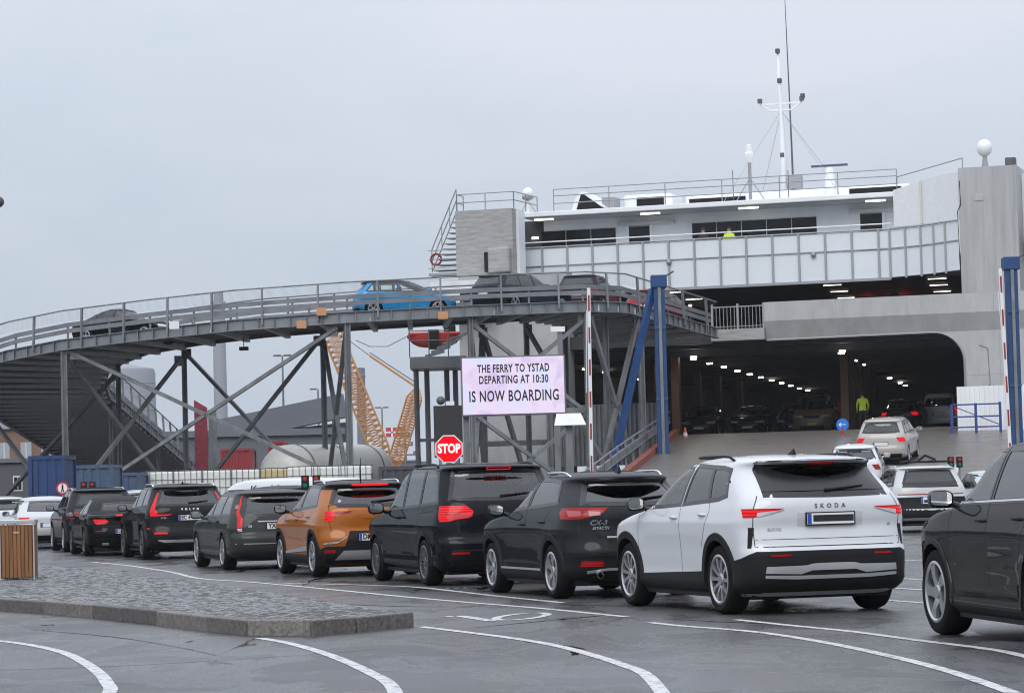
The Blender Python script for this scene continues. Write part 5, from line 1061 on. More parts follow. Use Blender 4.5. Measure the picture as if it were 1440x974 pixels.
fs = empty('patrol_ship', (far(578, 660, 330).x, 330, 0), 0, 'distant grey ship with a crowded lattice mast and small flag', 'ship'); MB().bx(-3.2, 3, 0, 4, 0, 3.2).build('superstructure', SLATE, fs); MB().bx(-2.2, 1.8, 0, 3, 3.2, 4.6).build('bridge', DARKC, fs); MB().tube([(-.6, 0, 3), (-.6, 0, 9.4)], [.2, .06], 6).build('mast', SLATE, fs)
for z, l in ((4.6, 1.8), (5.3, 1.2), (6.4, .9), (7.4, .6)): MB().bx(-.6 - l, -.6 + l, -.15, .15, z, z + .18).build('mast_platform', SLATE, fs); MB().bx(-.6 - l, -.6 - l + .35, -.15, .15, z + .18, z + .7).build('mast_radar', SLATE, fs); MB().bx(-.6 + l - .3, -.6 + l, -.15, .15, z + .18, z + .5).build('mast_radar', SLATE, fs)
MB().bx(-2.8, -.7, -.02, .02, 7.5, 8.6).build('flag', mat('flag_red', (.45, .04, .06), .7), fs); MB().bx(-2.2, -2.0, -.03, .03, 7.5, 8.6).build('flag_cross', PLATE, fs); MB().bx(-2.8, -.7, -.03, .03, 7.96, 8.14).build('flag_cross', PLATE, fs)
lp = empty('street_lamp', (at(-6, 280, 40).x, 40, 0), 0, 'tip of a lamp head at the left edge high against the sky', 'street lamp'); q = at(2, 284, 40); MB().ball((q.x - lp.location.x - .05, 0, q.z), .09, 12, 8, (1, 1, .9)).build('lamp_head', DSTEEL, lp, smooth=True); MB().tube([(-.25, 0, 0), (-.25, 0, q.z), (-.05, 0, q.z + .06)], .05, 8).build('pole', STEEL, lp)
QHEAD = 17.0
# ---------------------------------------------------------------- white electric SUV
P_WHITE = paint('white', (.60, .62, .645), 0, .3)
c = Car('white_suv', 'large white SUV with black lower cladding and silver bumper strip, last in the queue', 'car', 2.765, .87, .86, 1.884, 1.65, 1.17,
        [(.19, .24), (.27, .09), (.36, .02), (.5, 0), (.64, .0), (.69, .035), (.78, .055), (.9, .075), (.99, .055), (1.1, .05), (1.2, .075), (1.245, .11), (1.3, .16), (1.4, .26), (1.5, .34), (1.545, .27), (1.573, .2), (1.592, .3)],
        (1.10, 1.08), 2.02, tumble=.785, hood=1.0, ar=(.42, .62), nr=(3.4, 2.7), wr=.362, track=1.60, flare=.018)
ELROQ = c
c.pane(CLEAR, 's', [(.86, 1.12), (.3, 1.135), (-.26, 1.155)], [(.06, 1.515), (-.1, 1.535), (-.33, 1.54)])
c.pane(PRIV, 's', [(-.36, 1.158), (-1.05, 1.19)], [(-.43, 1.54), (-.92, 1.515)])
c.pane(PRIV, 's', [(-1.10, 1.195), (-1.35, 1.21), (-1.53, 1.24)], [(-.98, 1.51), (-1.2, 1.50), (-1.42, 1.475)], frame=.04)
c.pane(PRIV, 'r', [(.63, 1.25), (0, 1.24), (-.63, 1.25)], [(.585, 1.525), (0, 1.535), (-.585, 1.525)], frame=.05, both=False, nu=16)
c.pane(CLEAR, 'f', [(.7, 1.14), (0, 1.12), (-.7, 1.14)], [(.5, 1.5), (0, 1.51), (-.5, 1.5)], both=False, nu=16)
c.body(P_WHITE); c.arches(CLAD, .075, .012); c.wheels('10', ALLOY)
# black sail panels beside the rear glass
c.wrap('side_spoiler', TRIM, [(1.26, ('r', .68), ('s', -2.13)), (1.38, ('r', .655), ('s', -2.02)), (1.545, ('r', .63), ('s', -1.78))], off=.006)
c.patch('spoiler_edge', TRIM, 'r', [(.63, 1.54), (-.63, 1.54)], [(.645, 1.565), (-.645, 1.565)], off=.012, both=False)
# lower cladding
c.wrap('rear_bumper', CLAD, [(.24, ('r', 0), ('s', -1.80)), (.40, ('r', 0), ('s', -1.80)), (.56, ('r', 0), ('s', -1.81)), (.655, ('r', 0), ('r', .80))], off=.008, nu=20)
c.wrap('bumper_flank', CLAD, [(.23, ('r', .70), ('s', -1.78)), (.40, ('r', .70), ('s', -1.80)), (.50, ('r', .70), ('s', -1.825))], off=.0075)
c.patch('sill', CLAD, 's', [(.93, .215), (-.93, .215)], [(.93, .37), (-.93, .37)], off=.008, nu=14)
c.patch('door_cladding', CLAD, 's', [(.92, .37), (-.9, .37)], [(.90, .385), (-.9, .44)], off=.010, nu=14)
c.patch('bumper_slot', BLACK, 'r', [(.66, .49), (-.66, .49)], [(.64, .535), (-.64, .535)], off=.012, both=False)
c.patch('skid_strip', SILVER, 'r', [(.72, .435), (.34, .42), (.26, .455), (-.26, .455), (-.34, .42), (-.72, .435)], [(.71, .50), (.3, .505), (.22, .525), (-.22, .525), (-.3, .505), (-.71, .50)], off=.02, both=False, nu=24)
c.patch('lower_skid', SILVER, 'r', [(.72, .385), (.4, .37), (-.4, .37), (-.72, .385)], [(.72, .415), (.36, .405), (-.36, .405), (-.72, .415)], off=.017, both=False, nu=24)
c.patch('reflector', RED_D, 'r', [(.66, .60), (.46, .605)], [(.66, .62), (.46, .625)], off=.013)
# lamps
c.wrap('tail_light', RED_L, [(1.00, ('r', .80), ('s', -2.02)), (1.055, ('r', .60), ('s', -2.00)), (1.09, ('r', .50), ('s', -1.985))], off=.006)
c.patch('lamp_lens', CLEARL, 'r', [(.77, 1.005), (.62, 1.04)], [(.77, 1.05), (.50, 1.075)], off=.009)
c.patch('side_vent', BLACK, 's', [(-2.09, .69), (-2.06, .69)], [(-2.085, .90), (-2.05, .90)], off=.004)
c.patch('number_recess', mat('plate_recess', (.5, .51, .52), .4), 'r', [(.36, .90), (-.36, .90)], [(.36, 1.04), (-.36, 1.04)], off=.003, both=False)
c.plate(.975, '', cover=True)
c.letters('S K O D A', 1.105, .062, mat('badge_grey', (.12, .125, .13), .3, .6), spacing=1.25, bold=.001)
c.letters('ELROQ', .875, .045, mat('badge_silver', (.45, .46, .48), .3, .6), x=-.6)
c.letters('85', .90, .04, MATS['badge_silver'], x=.68)
for z0 in (.70, .775): c.seam([(.79, z0), (-.79, z0)], 'r', .006 if z0 > .7 else .01, both=False)
c.seam([(.80, .70), (.81, .98), (.80, 1.1), (.74, 1.22)], 'r', .008)
c.seam([(.98, .42), (1.0, .75), (.93, 1.1)]); c.seam([(-.30, .40), (-.31, .8), (-.30, 1.13)]); c.seam([(-.93, .70), (-1.06, .9), (-1.16, 1.08), (-1.1, 1.19)])
c.handles([(-.14, 1.0), (-.98, 1.03)], P_WHITE); c.mirrors(.80, 1.10, TRIM)
c.rails(-1.35, .45, BLACK, h=.055, inset=.02); c.fin(-1.25, BLACK); c.wiper(1.265); c.seats()
c.patch('high_brake_light', RED_D, 'r', [(.14, 1.54), (-.14, 1.54)], [(.14, 1.554), (-.14, 1.554)], off=.016, both=False)
c.place(2.20, 29.7, QHEAD + .5)
# ---------------------------------------------------------------- dark grey crossover in front of it
P_DGREY = paint('graphite', (.030, .033, .038), .4, .3)
c = Car('grey_crossover', 'dark graphite crossover with silver roof rails, black arches and one exhaust pipe', 'car', 2.57, .835, .87, 1.765, 1.55, 1.06,
        [(.19, .3), (.27, .15), (.36, .06), (.48, .03), (.56, .0), (.62, .015), (.72, .04), (.86, .05), (1.0, .03), (1.1, .06), (1.16, .12), (1.28, .28), (1.37, .38), (1.42, .36), (1.45, .26), (1.48, .34)],
        (1.03, 1.2), 2.05, tumble=.745, hood=.96, ar=(.55, .7), nr=(2.8, 2.5), wr=.335, flare=.022)
auto_side(c, [CLEAR, PRIV], [-.22], rise=.09, dpad=.62, dtop=.62)
rear_glass(c, PRIV, 1.155, 1.405, .60, .47); auto_front(c)
c.body(P_DGREY); c.arches(CLAD, .075, .012); c.wheels('5d', ALLOY)
c.wrap('rear_bumper', CLAD, [(.22, ('r', 0), ('s', -1.70)), (.36, ('r', 0), ('s', -1.70)), (.47, ('r', 0), ('s', -1.71)), (.53, ('r', 0), ('s', -1.75))], off=.009, nu=20)
c.patch('sill', CLAD, 's', [(.86, .21), (-.86, .21)], [(.86, .33), (-.86, .33)], off=.009); c.patch('sill_strip', SILVER, 's', [(.84, .335), (-.84, .335)], [(.84, .36), (-.84, .36)], off=.012)
c.wrap('tail_light', RED_D, [(.965, ('r', .68), ('s', -1.68)), (1.04, ('r', .44), ('s', -1.58)), (1.10, ('r', .36), ('s', -1.60))], off=.006)
for z0, z1, a, b in ((1.0, 1.06, .60, .47), (.995, 1.07, .80, .68)): c.patch('lamp_lens', mat('pink_lamp', (.34, .06, .07), .2, coat=.3), 'r', [(a, z0), (b, z0 + .01)], [(a, z1), (b, z1 - .01)], off=.009, nu=5, nv=3)
c.patch('reflector', RED_D, 'r', [(.70, .40), (.44, .40)], [(.69, .47), (.45, .46)], off=.014)
c.patch('plate_strip', CHROME, 'r', [(.40, .735), (-.40, .735)], [(.40, .757), (-.40, .757)], off=.012, both=False)
c.patch('spoiler_edge', BLACK, 'r', [(.52, 1.425), (-.52, 1.425)], [(.53, 1.44), (-.53, 1.44)], off=.01, both=False)
c.patch('number_recess', BLACK, 'r', [(.40, .60), (-.40, .60)], [(.38, .73), (-.38, .73)], off=.004, both=False); c.plate(.66)
c.letters('CX-3', .92, .085, CHROME, x=-.50, shear=.3, bold=.002, sx=1.1); c.letters('SKYACTIV', .855, .05, CHROME, x=-.47, shear=.3, sx=.9)
for x in (-.5, .5): MB().lathe([(.045, .0), (.045, -.16), (.034, -.16), (.034, -.02), (0.0, -.02)], 18, 'Y', (x, c.y0 + .2, .29)).build('exhaust_pipe', CHROME, c.root, smooth=40)
c.patch('lower_trim', SILVER, 'r', [(.62, .315), (.40, .35), (-.4, .35), (-.62, .315)], [(.63, .345), (.40, .375), (-.4, .375), (-.63, .345)], off=.014, both=False, nu=20)
doors(c, [-.22], .86); c.seam([(.70, .6), (.72, .95), (.62, 1.14)], 'r', .008); c.seam([(.6, .6), (-.6, .6)], 'r', .008, both=False)
c.handles([(-.1, .9), (-.92, .93)], P_DGREY); c.mirrors(.74, 1.03, P_DGREY); c.rails(-1.3, .35, CHROME, h=.05, inset=.02); c.fin(-1.35, BLACK, 1.1); c.wiper(1.19); c.seats(zf=.55)
c.patch('fuel_flap', SEAM, 's', [(-1.40, .83), (-1.25, .83)], [(-1.40, .835), (-1.25, .835)], off=.001)
c.place(.52, 34.95, QHEAD)
# ---------------------------------------------------------------- black people carrier
P_NAVY = paint('blue_black', (.010, .0115, .017), .2, .3)
c = Car('black_people_carrier', 'tall black people carrier with large red tail lights and lit brake bar', 'car', 2.92, .985, .95, 1.904, 1.745, 1.06,
        [(.19, .3), (.27, .12), (.36, .04), (.5, .0), (.62, .0), (.66, .05), (.8, .07), (1.0, .075), (1.15, .10), (1.22, .14), (1.45, .27), (1.58, .35), (1.63, .33), (1.665, .23), (1.69, .33)],
        (1.04, 1.0), 2.0, tumble=.80, hood=.98, ar=(.42, .5), nr=(3.2, 3.0), wr=.335, flare=.014)
auto_side(c, [CLEAR, CLEAR, MID], [-.10, -1.06], rise=.10, dpad=.32, dtop=.34, zb=.03)
rear_glass(c, CLEAR, 1.235, 1.595, .70, .60); auto_front(c)
c.body(P_NAVY); c.arches(P_NAVY, .035, .008); c.wheels('9d', DALLOY)
c.wrap('tail_light', RED_L, [(.91, ('r', .80), ('s', -2.19)), (.97, ('r', .46), ('s', -2.16)), (1.05, ('r', .43), ('s', -2.13)), (1.13, ('r', .52), ('s', -2.10))], off=.008)
c.patch('lamp_band', mat('lamp_deep_red', (.32, .01, .015), .15, coat=1, emit=.35, ecol=(1, .02, .02)), 'r', [(.78, .925), (.47, .985)], [(.80, .985), (.45, 1.04)], off=.012)
c.patch('lamp_lens', mat('pink_lamp', (.34, .06, .07), .2, coat=.3), 'r', [(.72, .955), (.52, .99)], [(.72, .975), (.52, 1.01)], off=.0145)
c.patch('high_brake_light', RED_B, 'r', [(.17, 1.64), (-.17, 1.64)], [(.17, 1.668), (-.17, 1.668)], off=.008, both=False)
c.patch('reflector', RED_D, 'r', [(.76, .45), (.52, .45)], [(.76, .48), (.52, .485)], off=.008); c.seam([(.85, .505), (0, .50), (-.85, .505)], 'r', .014, both=False); c.seam([(.8, .66), (0, .645), (-.8, .66)], 'r', .01, both=False)
c.seam([(.55, .66), (.66, .80), (.68, 1.2)], 'r', .008); c.patch('lower_valance', BLACK, 'r', [(.74, .23), (-.74, .23)], [(.78, .34), (-.78, .34)], off=.006, both=False)
c.plate(.80); doors(c, [-.10, -1.06], 1.0); c.seam([(-1.04, 1.03), (-1.9, 1.06)], wd=.016)
c.handles([(.04, .97), (-.26, .97)], P_NAVY); c.mirrors(.93, 1.06, P_NAVY, (.24, .14, .17)); c.rails(-1.55, .3, BLACK, h=.05, inset=.02); c.wiper(1.26); c.seats(zf=.68, front=.2, rear=-.75)
c.place(-1.23, 40.9, QHEAD - .5)
# ---------------------------------------------------------------- orange crossover with a black roof
P_ORANGE = paint('copper_orange', (.34, .105, .014), .55, .28); P_BLACKR = paint('gloss_black', (.010, .010, .011), 0, .3)
c = Car('orange_crossover', 'copper orange crossover with black roof and whip antenna', 'car', 2.639, .72, .87, 1.797, 1.57, 1.04,
        [(.19, .3), (.27, .13), (.38, .05), (.5, .02), (.6, .0), (.68, .02), (.8, .05), (.95, .045), (1.08, .06), (1.15, .10), (1.28, .22), (1.4, .33), (1.45, .33), (1.48, .22), (1.505, .32)],
        (1.06, 1.12), 1.98, tumble=.75, hood=.99, ar=(.48, .6), nr=(3.0, 2.7), wr=.34, flare=.02)
auto_side(c, [CLEAR, PRIV], [-.20], rise=.10, dpad=.55, dtop=.55)
rear_glass(c, PRIV, 1.16, 1.435, .63, .50, frame=.05); auto_front(c)
c.body(P_ORANGE, roof=P_BLACKR, zroof=lambda y: 1.40 if y > -1.2 else 1.42); c.arches(CLAD, .06, .012); c.wheels('5d', ALLOY)
c.wrap('rear_bumper', CLAD, [(.22, ('r', 0), ('s', -1.70)), (.36, ('r', 0), ('s', -1.70)), (.44, ('r', 0), ('s', -1.71)), (.50, ('r', 0), ('r', .76))], off=.008, nu=20)
c.patch('plate_panel', CLAD, 'r', [(.50, .45), (-.50, .45)], [(.40, .74), (-.40, .74)], off=.007, both=False)
c.wrap('tail_light', RED_L, [(.90, ('r', .78), ('s', -1.85)), (.97, ('r', .60), ('s', -1.83)), (1.06, ('r', .60), ('s', -1.80))], off=.007)
c.patch('lamp_bar', RED_D, 'r', [(.62, 1.01), (.40, 1.03)], [(.62, 1.06), (.34, 1.06)], off=.008)
c.wrap('lamp_guide', RED_B, [(.915, ('r', .66), ('s', -1.88)), (.935, ('r', .65), ('s', -1.88))], off=.012, sub=1); c.wrap('lamp_guide', RED_B, [(1.03, ('r', .64), ('s', -1.84)), (1.045, ('r', .64), ('s', -1.84))], off=.012, sub=1)
c.patch('chrome_strip', CHROME, 'r', [(.80, .53), (.60, .55), (.47, .63)], [(.80, .56), (.57, .58), (.42, .67)], off=.012)
c.patch('skid_plate', SILVER, 'r', [(.62, .29), (-.62, .29)], [(.50, .43), (-.50, .43)], off=.018, both=False)
c.patch('reflector', RED_D, 'r', [(.78, .40), (.63, .40)], [(.78, .44), (.63, .44)], off=.012)
c.patch('high_brake_light', RED_B, 'r', [(.30, 1.466), (-.30, 1.466)], [(.30, 1.488), (-.30, 1.488)], off=.008, both=False)
c.plate(.64, 'DM', blue=True); c.letters('R E N A U L T', .93, .05, mat('badge_grey', (.12, .125, .13), .3, .6), spacing=1.1)
d = c.rearp(0, 1.04, .006); MB().extr([d + Vector(q) for q in ((-.045, 0, 0), (0, 0, -.06), (.045, 0, 0), (0, 0, .06))], (0, -.012, 0)).build('badge', CHROME, c.root)
d = c.rearp(-.52, 1.22, .012); MB().lathe([(.028, 0), (.028, -.003), (0, -.003)], 16, 'Y', d).build('round_sticker', PLATE, c.root)
c.patch('door_strip', SILVER, 's', [(.84, .36), (-.84, .42)], [(.84, .40), (-.84, .50)], off=.01); c.patch('sill', CLAD, 's', [(.86, .21), (-.86, .21)], [(.86, .36), (-.86, .36)], off=.008)
doors(c, [-.20], .88); c.seam([(.68, .74), (.72, .9), (.70, 1.12)], 'r', .008); c.handles([(-.08, .93), (-.95, .97)], P_ORANGE); c.mirrors(.77, 1.06, P_BLACKR); c.rails(-1.2, .35, CHROME, h=.05, inset=.02); c.whip(-1.1, .36, -.1); c.wiper(1.20); c.seats(zf=.6)
c.place(-3.22, 46.3, QHEAD - 1)
# ---------------------------------------------------------------- grey estate
P_OLIVE = paint('grey_green', (.072, .079, .078), .4, .3)
c = Car('grey_estate_car', 'dark grey estate car with tall upright red tail lights', 'car', 2.816, 1.05, .93, 1.86, 1.465, .95,
        [(.19, .3), (.27, .14), (.36, .05), (.5, .0), (.6, .0), (.65, .05), (.8, .07), (.95, .10), (1.05, .15), (1.18, .27), (1.31, .38), (1.35, .37), (1.375, .30), (1.405, .38)],
        (.97, 1.28), 2.15, tumble=.755, hood=.88, ar=(.5, .55), nr=(3.0, 2.9), wr=.325, flare=.012)
auto_side(c, [CLEAR, CLEAR, MID], [-.12, -1.0], rise=.05, dpad=.42, dtop=.42)
rear_glass(c, CLEAR, 1.0, 1.33, .64, .53); auto_front(c)
c.body(P_OLIVE); c.arches(P_OLIVE, .02, .006); c.wheels('7', ALLOY)
c.wrap('tail_light', RED_L, [(.76, ('r', .70), ('s', -2.26)), (.92, ('r', .68), ('s', -2.22)), (1.04, ('r', .72), ('s', -2.12)), (1.20, ('r', .655), ('s', -2.0)), (1.35, ('r', .60), ('s', -1.9))], off=.007, nu=8)
c.wrap('lamp_lens', CLEARL, [(.70, ('r', .70), ('s', -2.27)), (.75, ('r', .70), ('s', -2.26))], off=.008, nu=8); c.patch('lamp_window', mat('pink_lamp', (.34, .06, .07), .2, coat=.3), 'r', [(.77, 1.10), (.72, 1.10)], [(.74, 1.17), (.69, 1.17)], off=.012)
c.patch('plate_strip', SILVER, 'r', [(.42, .865), (-.42, .865)], [(.42, .885), (-.42, .885)], off=.01, both=False); c.plate(.79, 'YX 52', blue=False)
c.seam([(.66, .64), (.68, .9), (.66, 1.0)], 'r', .008); c.seam([(.7, .655), (-.7, .655)], 'r', .01, both=False); c.patch('bumper_strip', SILVER, 'r', [(.82, .47), (-.82, .47)], [(.82, .485), (-.82, .485)], off=.006, both=False)
c.patch('sill', BLACK, 's', [(.9, .2), (-.9, .2)], [(.9, .25), (-.9, .25)], off=.006); c.patch('flank_strip', P_OLIVE, 's', [(.9, .52), (-.9, .54)], [(.9, .56), (-.9, .58)], off=.014)
doors(c, [-.12, -1.0], .92); c.handles([(0, .86), (-.86, .88)], P_OLIVE); c.mirrors(.72, .95, P_OLIVE); c.wiper(1.02); c.seats(zf=.5); c.letters('D5', .79, .05, CHROME, x=-.56)
c.place(-5.30, 52.3, QHEAD - 1)
# ---------------------------------------------------------------- black SUV with angular lamps
P_COAL = paint('coal_grey', (.020, .021, .022), .3, .3)
c = Car('black_suv', 'black SUV with angular lit tail lights and silver lower bumper bar', 'car', 2.865, .93, .88, 1.90, 1.65, 1.09,
        [(.19, .3), (.27, .12), (.36, .03), (.48, .0), (.6, .01), (.7, .05), (.85, .07), (1.0, .07), (1.12, .10), (1.2, .16), (1.35, .29), (1.49, .38), (1.535, .36), (1.56, .26), (1.59, .36)],
        (1.08, 1.2), 2.1, tumble=.77, hood=1.02, ar=(.48, .58), nr=(3.1, 2.8), wr=.37, flare=.016)
auto_side(c, [CLEAR, MID, MID], [-.15, -1.05], rise=.08, dpad=.40, dtop=.40, fm=TRIM)
rear_glass(c, MID, 1.19, 1.50, .66, .55); auto_front(c)
c.body(P_COAL); c.arches(P_COAL, .03, .008); c.wheels('5d', DALLOY, wd=.25)
c.wrap('tail_light', RED_L, [(.94, ('r', .72), ('s', -2.13)), (1.02, ('r', .70), ('s', -2.1)), (1.10, ('r', .745), ('s', -2.06)), (1.25, ('r', .69), ('s', -1.98)), (1.45, ('r', .61), ('s', -1.84))], off=.007, nu=8)
c.patch('lamp_arm', RED_L, 'r', [(.74, .94), (.46, .955), (.40, .975)], [(.74, .985), (.46, .985), (.40, .99)], off=.009)
c.plate(.90, 'EC 4'); c.letters('V O L V O', 1.08, .06, CHROME, spacing=1.5, bold=.003); c.letters('XC60', .90, .05, CHROME, x=-.58)
c.patch('bumper_bar', CHROME, 'r', [(.70, .40), (.55, .37), (-.55, .37), (-.70, .40)], [(.70, .43), (.55, .43), (-.55, .43), (-.70, .43)], off=.012, both=False, nu=20); c.patch('reflector', RED_L, 'r', [(.78, .545), (.50, .55)], [(.78, .60), (.50, .59)], off=.01)
c.patch('lower_valance', BLACK, 'r', [(.74, .22), (-.74, .22)], [(.78, .36), (-.78, .36)], off=.006, both=False); c.patch('flank_reflector', RED_L, 's', [(-2.12, .66), (-2.04, .66)], [(-2.12, .69), (-2.04, .69)], off=.004)
c.seam([(.68, .64), (.70, .9), (.67, 1.18)], 'r', .008); c.seam([(.7, .66), (-.7, .66)], 'r', .01, both=False); doors(c, [-.15, -1.05], .93); c.handles([(0, .98), (-.92, 1.0)], P_COAL); c.mirrors(.74, 1.08, P_COAL); c.rails(-1.5, .3, CHROME, h=.05, inset=.02, r=.018); c.fin(-1.3, P_COAL); c.wiper(1.22); c.seats(zf=.64)
c.place(-8.12, 62.6, QHEAD - 1)
# ---------------------------------------------------------------- black soft-top
P_BLK = paint('black', (.008, .008, .0085), .1, .3); CLOTH = mat('soft_top_cloth', (.012, .012, .013), .85, bump=.1, bs=300)
c = Car('black_convertible', 'low black convertible with closed fabric roof and lit oval tail lights', 'car', 2.84, .98, .84, 1.83, 1.41, .93,
        [(.19, .3), (.27, .15), (.4, .04), (.52, .0), (.7, .03), (.85, .05), (.935, .03), (.965, .12), (.985, .42), (1.02, .62), (1.15, .78), (1.27, .98), (1.33, 1.15), (1.36, 1.3)],
        (.94, 1.35), 2.2, tumble=.72, hood=.86, ar=(.55, .5), nr=(2.7, 2.6), wr=.335, flare=.02)
auto_side(c, [CLEAR, CLEAR], [-.42], rise=.05, dpad=.45, dtop=.35)
rear_glass(c, MID, 1.06, 1.24, .50, .42, frame=.02); auto_front(c)
c.body(P_BLK, roof=CLOTH, zroof=lambda y: 1.0 if y < -.9 else 1.29); c.arches(P_BLK, .02, .006); c.wheels('5d', DALLOY)
c.wrap('tail_light', RED_L, [(.745, ('r', .66), ('s', -2.25)), (.78, ('r', .44), ('s', -2.21)), (.83, ('r', .42), ('s', -2.19)), (.87, ('r', .50), ('s', -2.16))], off=.007)
c.patch('high_brake_light', RED_B, 'r', [(.24, .945), (-.24, .945)], [(.24, .96), (-.24, .96)], off=.012, both=False); c.plate(.58, 'D'); c.patch('reflector', RED_D, 'r', [(.72, .58), (.48, .575)], [(.72, .60), (.48, .60)], off=.006); c.patch('diffuser', BLACK, 'r', [(.70, .22), (-.70, .22)], [(.74, .42), (-.74, .42)], off=.006, both=False)
c.seam([(.72, .70), (-.72, .70)], 'r', .008, both=False); doors(c, [-.45], .9); c.handles([(-.25, .80)], P_BLK); c.mirrors(.70, .93, P_BLK); c.seats(zf=.45, back=False)
for x in (-.5, .5): MB().box((x, c.y0 + .06, .28), (.16, .14, .07)).build('exhaust_pipe', DSTEEL, c.root, bevel=.02)
c.place(-10.2, 67.9, QHEAD - 2)
# ================================================================ more vehicles
def generic(name, label, cat, pm, wb=2.7, ro=.85, fo=.85, W=1.85, H=1.62, belt=1.06, kind='suv', wr=.34, glassm=MID, res=.55, lit=False, plate='', pcol=None, rims='5d', rail=None, lining=True, seats=False, tumble=.76, group=None, cuts=(-.2, -1.0), roof=None, lamps=True):
    g0, g1 = belt + .09, H - .15
    prof = {'suv': [(.19, .3), (.27, .12), (.4, .02), (.55, 0), (.7, .04), (belt - .1, .06), (belt + .03, .09), (belt + .12, .16), (H - .17, .34), (H - .12, .36), (H - .09, .27), (H - .06, .36)],
            'hatch': [(.19, .3), (.27, .14), (.4, .04), (.55, 0), (.7, .05), (belt - .1, .08), (belt + .03, .12), (belt + .12, .22), (H - .17, .55), (H - .12, .58), (H - .09, .52), (H - .06, .62)],
            'sedan': [(.19, .3), (.27, .14), (.4, .04), (.55, 0), (.75, .04), (belt - .06, .05), (belt - .01, .12), (belt + .03, .42), (belt + .08, .62), (H - .2, 1.15), (H - .1, 1.45), (H - .06, 1.65)],
            'mini': None,
            'van': [(.19, .3), (.27, .1), (.4, .02), (.55, 0), (.8, .03), (belt, .04), (H - .3, .09), (H - .12, .13), (H - .06, .2)]}[kind]
    if kind == 'mini': prof = [(.19, .3), (.27, .12), (.4, .02), (.55, 0), (.7, .04), (belt - .1, .06), (belt + .03, .1), (belt + .12, .17), (H - .17, .38), (H - .12, .4), (H - .09, .33), (H - .06, .42)]
    cowl, ws = {'mini': ((belt + .05, .86), 1.62), 'suv': ((belt + .0, 1.1), 2.0), 'hatch': ((belt + .02, 1.0), 1.9), 'sedan': ((belt + .0, 1.25), 2.15), 'van': ((belt + .04, .75), 1.35)}[kind]
    c = Car(name, label, cat, wb, ro, fo, W, H, belt, prof, cowl, ws, tumble=tumble, hood=belt - .09, wr=wr, res=res, group=group, ar=(.45, .5), nr=(3.2, 3.))
    mats = [CLEAR] + [glassm] * (len(cuts) - 1) if kind != 'van' else [CLEAR]
    if kind == 'van': c.pane(CLEAR, 's', [(c.y1 - c.front(belt + .04) - .15, belt + .04), (c.y1 - 2.3, belt + .04)], [(c.y1 - c.front(H - .35) - .12, H - .35), (c.y1 - 2.3, H - .33)])
    else: auto_side(c, [CLEAR] + [glassm] * (len(cuts)), list(cuts), rise=.06, dpad=.34, dtop=.34)
    if kind == 'sedan': rear_glass(c, glassm, belt + .13, H - .16, .52, .44)
    elif kind == 'van': rear_glass(c, glassm, belt + .12, H - .3, .62, .56)
    else: rear_glass(c, glassm, g0 + .04, g1 - .02, .62, .52)
    auto_front(c); c.body(pm, lining=lining, roof=roof, zroof=H - .13); c.arches(BLACK if kind == 'suv' else pm, .03, .006); c.wheels(rims)
    zl = belt - .12
    if lamps: c.wrap('tail_light', RED_L if lit else RED_D, [(zl - .1, ('r', .66), ('s', c.y0 + .28)), (zl + .06, ('r', .55), ('s', c.y0 + .25))] if kind != 'van' else [(.75, ('r', .80), ('s', c.y0 + .16)), (1.15, ('r', .80), ('s', c.y0 + .16))], off=.006, nu=8)
    c.patch('head_light', CLEARL, 'f', [(W * .43, belt - .36), (W * .25, belt - .34)], [(W * .44, belt - .24), (W * .22, belt - .27)], off=.006); c.patch('grille', BLACK, 'f', [(.34, belt - .42), (-.34, belt - .42)], [(.38, belt - .28), (-.38, belt - .28)], off=.006, both=False); c.patch('air_intake', BLACK, 'f', [(.6, .26), (-.6, .26)], [(.55, .42), (-.55, .42)], off=.005, both=False)
    c.patch('lower_valance', BLACK, 'r', [(.7, .22), (-.7, .22)], [(.74, .38), (-.74, .38)], off=.006, both=False); c.plate(belt - .28 if kind != 'hatch' else .62, plate, m=pcol); c.plate(.5, '', front=True, m=pcol)
    c.mirrors(c.y1 - c.front(belt + .02) - .32, belt, pm); doors(c, [cuts[0]], c.wb / 2 - c.R - .05)
    if rail: c.rails(-1.3, .3, rail, h=.05, inset=.02)
    if seats: c.seats(zf=belt - .45)
    return c
# ---------------------------------------------------------------- grey SUV at the right edge
P_GREY = paint('dark_grey', (.040, .038, .038), .5, .28)
c = Car('grey_suv', 'dark grey SUV wet with rain entering at the right edge', 'car', 2.765, .86, .94, 1.865, 1.68, 1.125,
        [(.19, .3), (.27, .12), (.4, .02), (.55, 0), (.7, .04), (1.0, .07), (1.13, .1), (1.25, .22), (1.45, .48), (1.56, .58), (1.59, .5), (1.62, .6)], (1.12, 1.1), 1.86, tumble=.755, hood=1.05, ar=(.5, .6), nr=(3., 2.7), af=(.75, .5), wr=.374, track=1.60, flare=.026)
auto_side(c, [CLEAR, MID, MID], [-.12, -1.05], rise=.05, dpad=.35, dtop=.35, fm=TRIM); rear_glass(c, PRIV, 1.16, 1.43, .62, .5); auto_front(c)
c.body(P_GREY); c.arches(P_GREY, .045, .01); c.wheels('5w', ALLOY, wd=.25, steer=.05); c.patch('sill', CLAD, 's', [(.92, .21), (-.92, .21)], [(.92, .29), (-.92, .29)], off=.008); c.patch('door_fold', P_GREY, 's', [(.86, .36), (-.88, .40)], [(.82, .44), (-.88, .50)], off=.012)
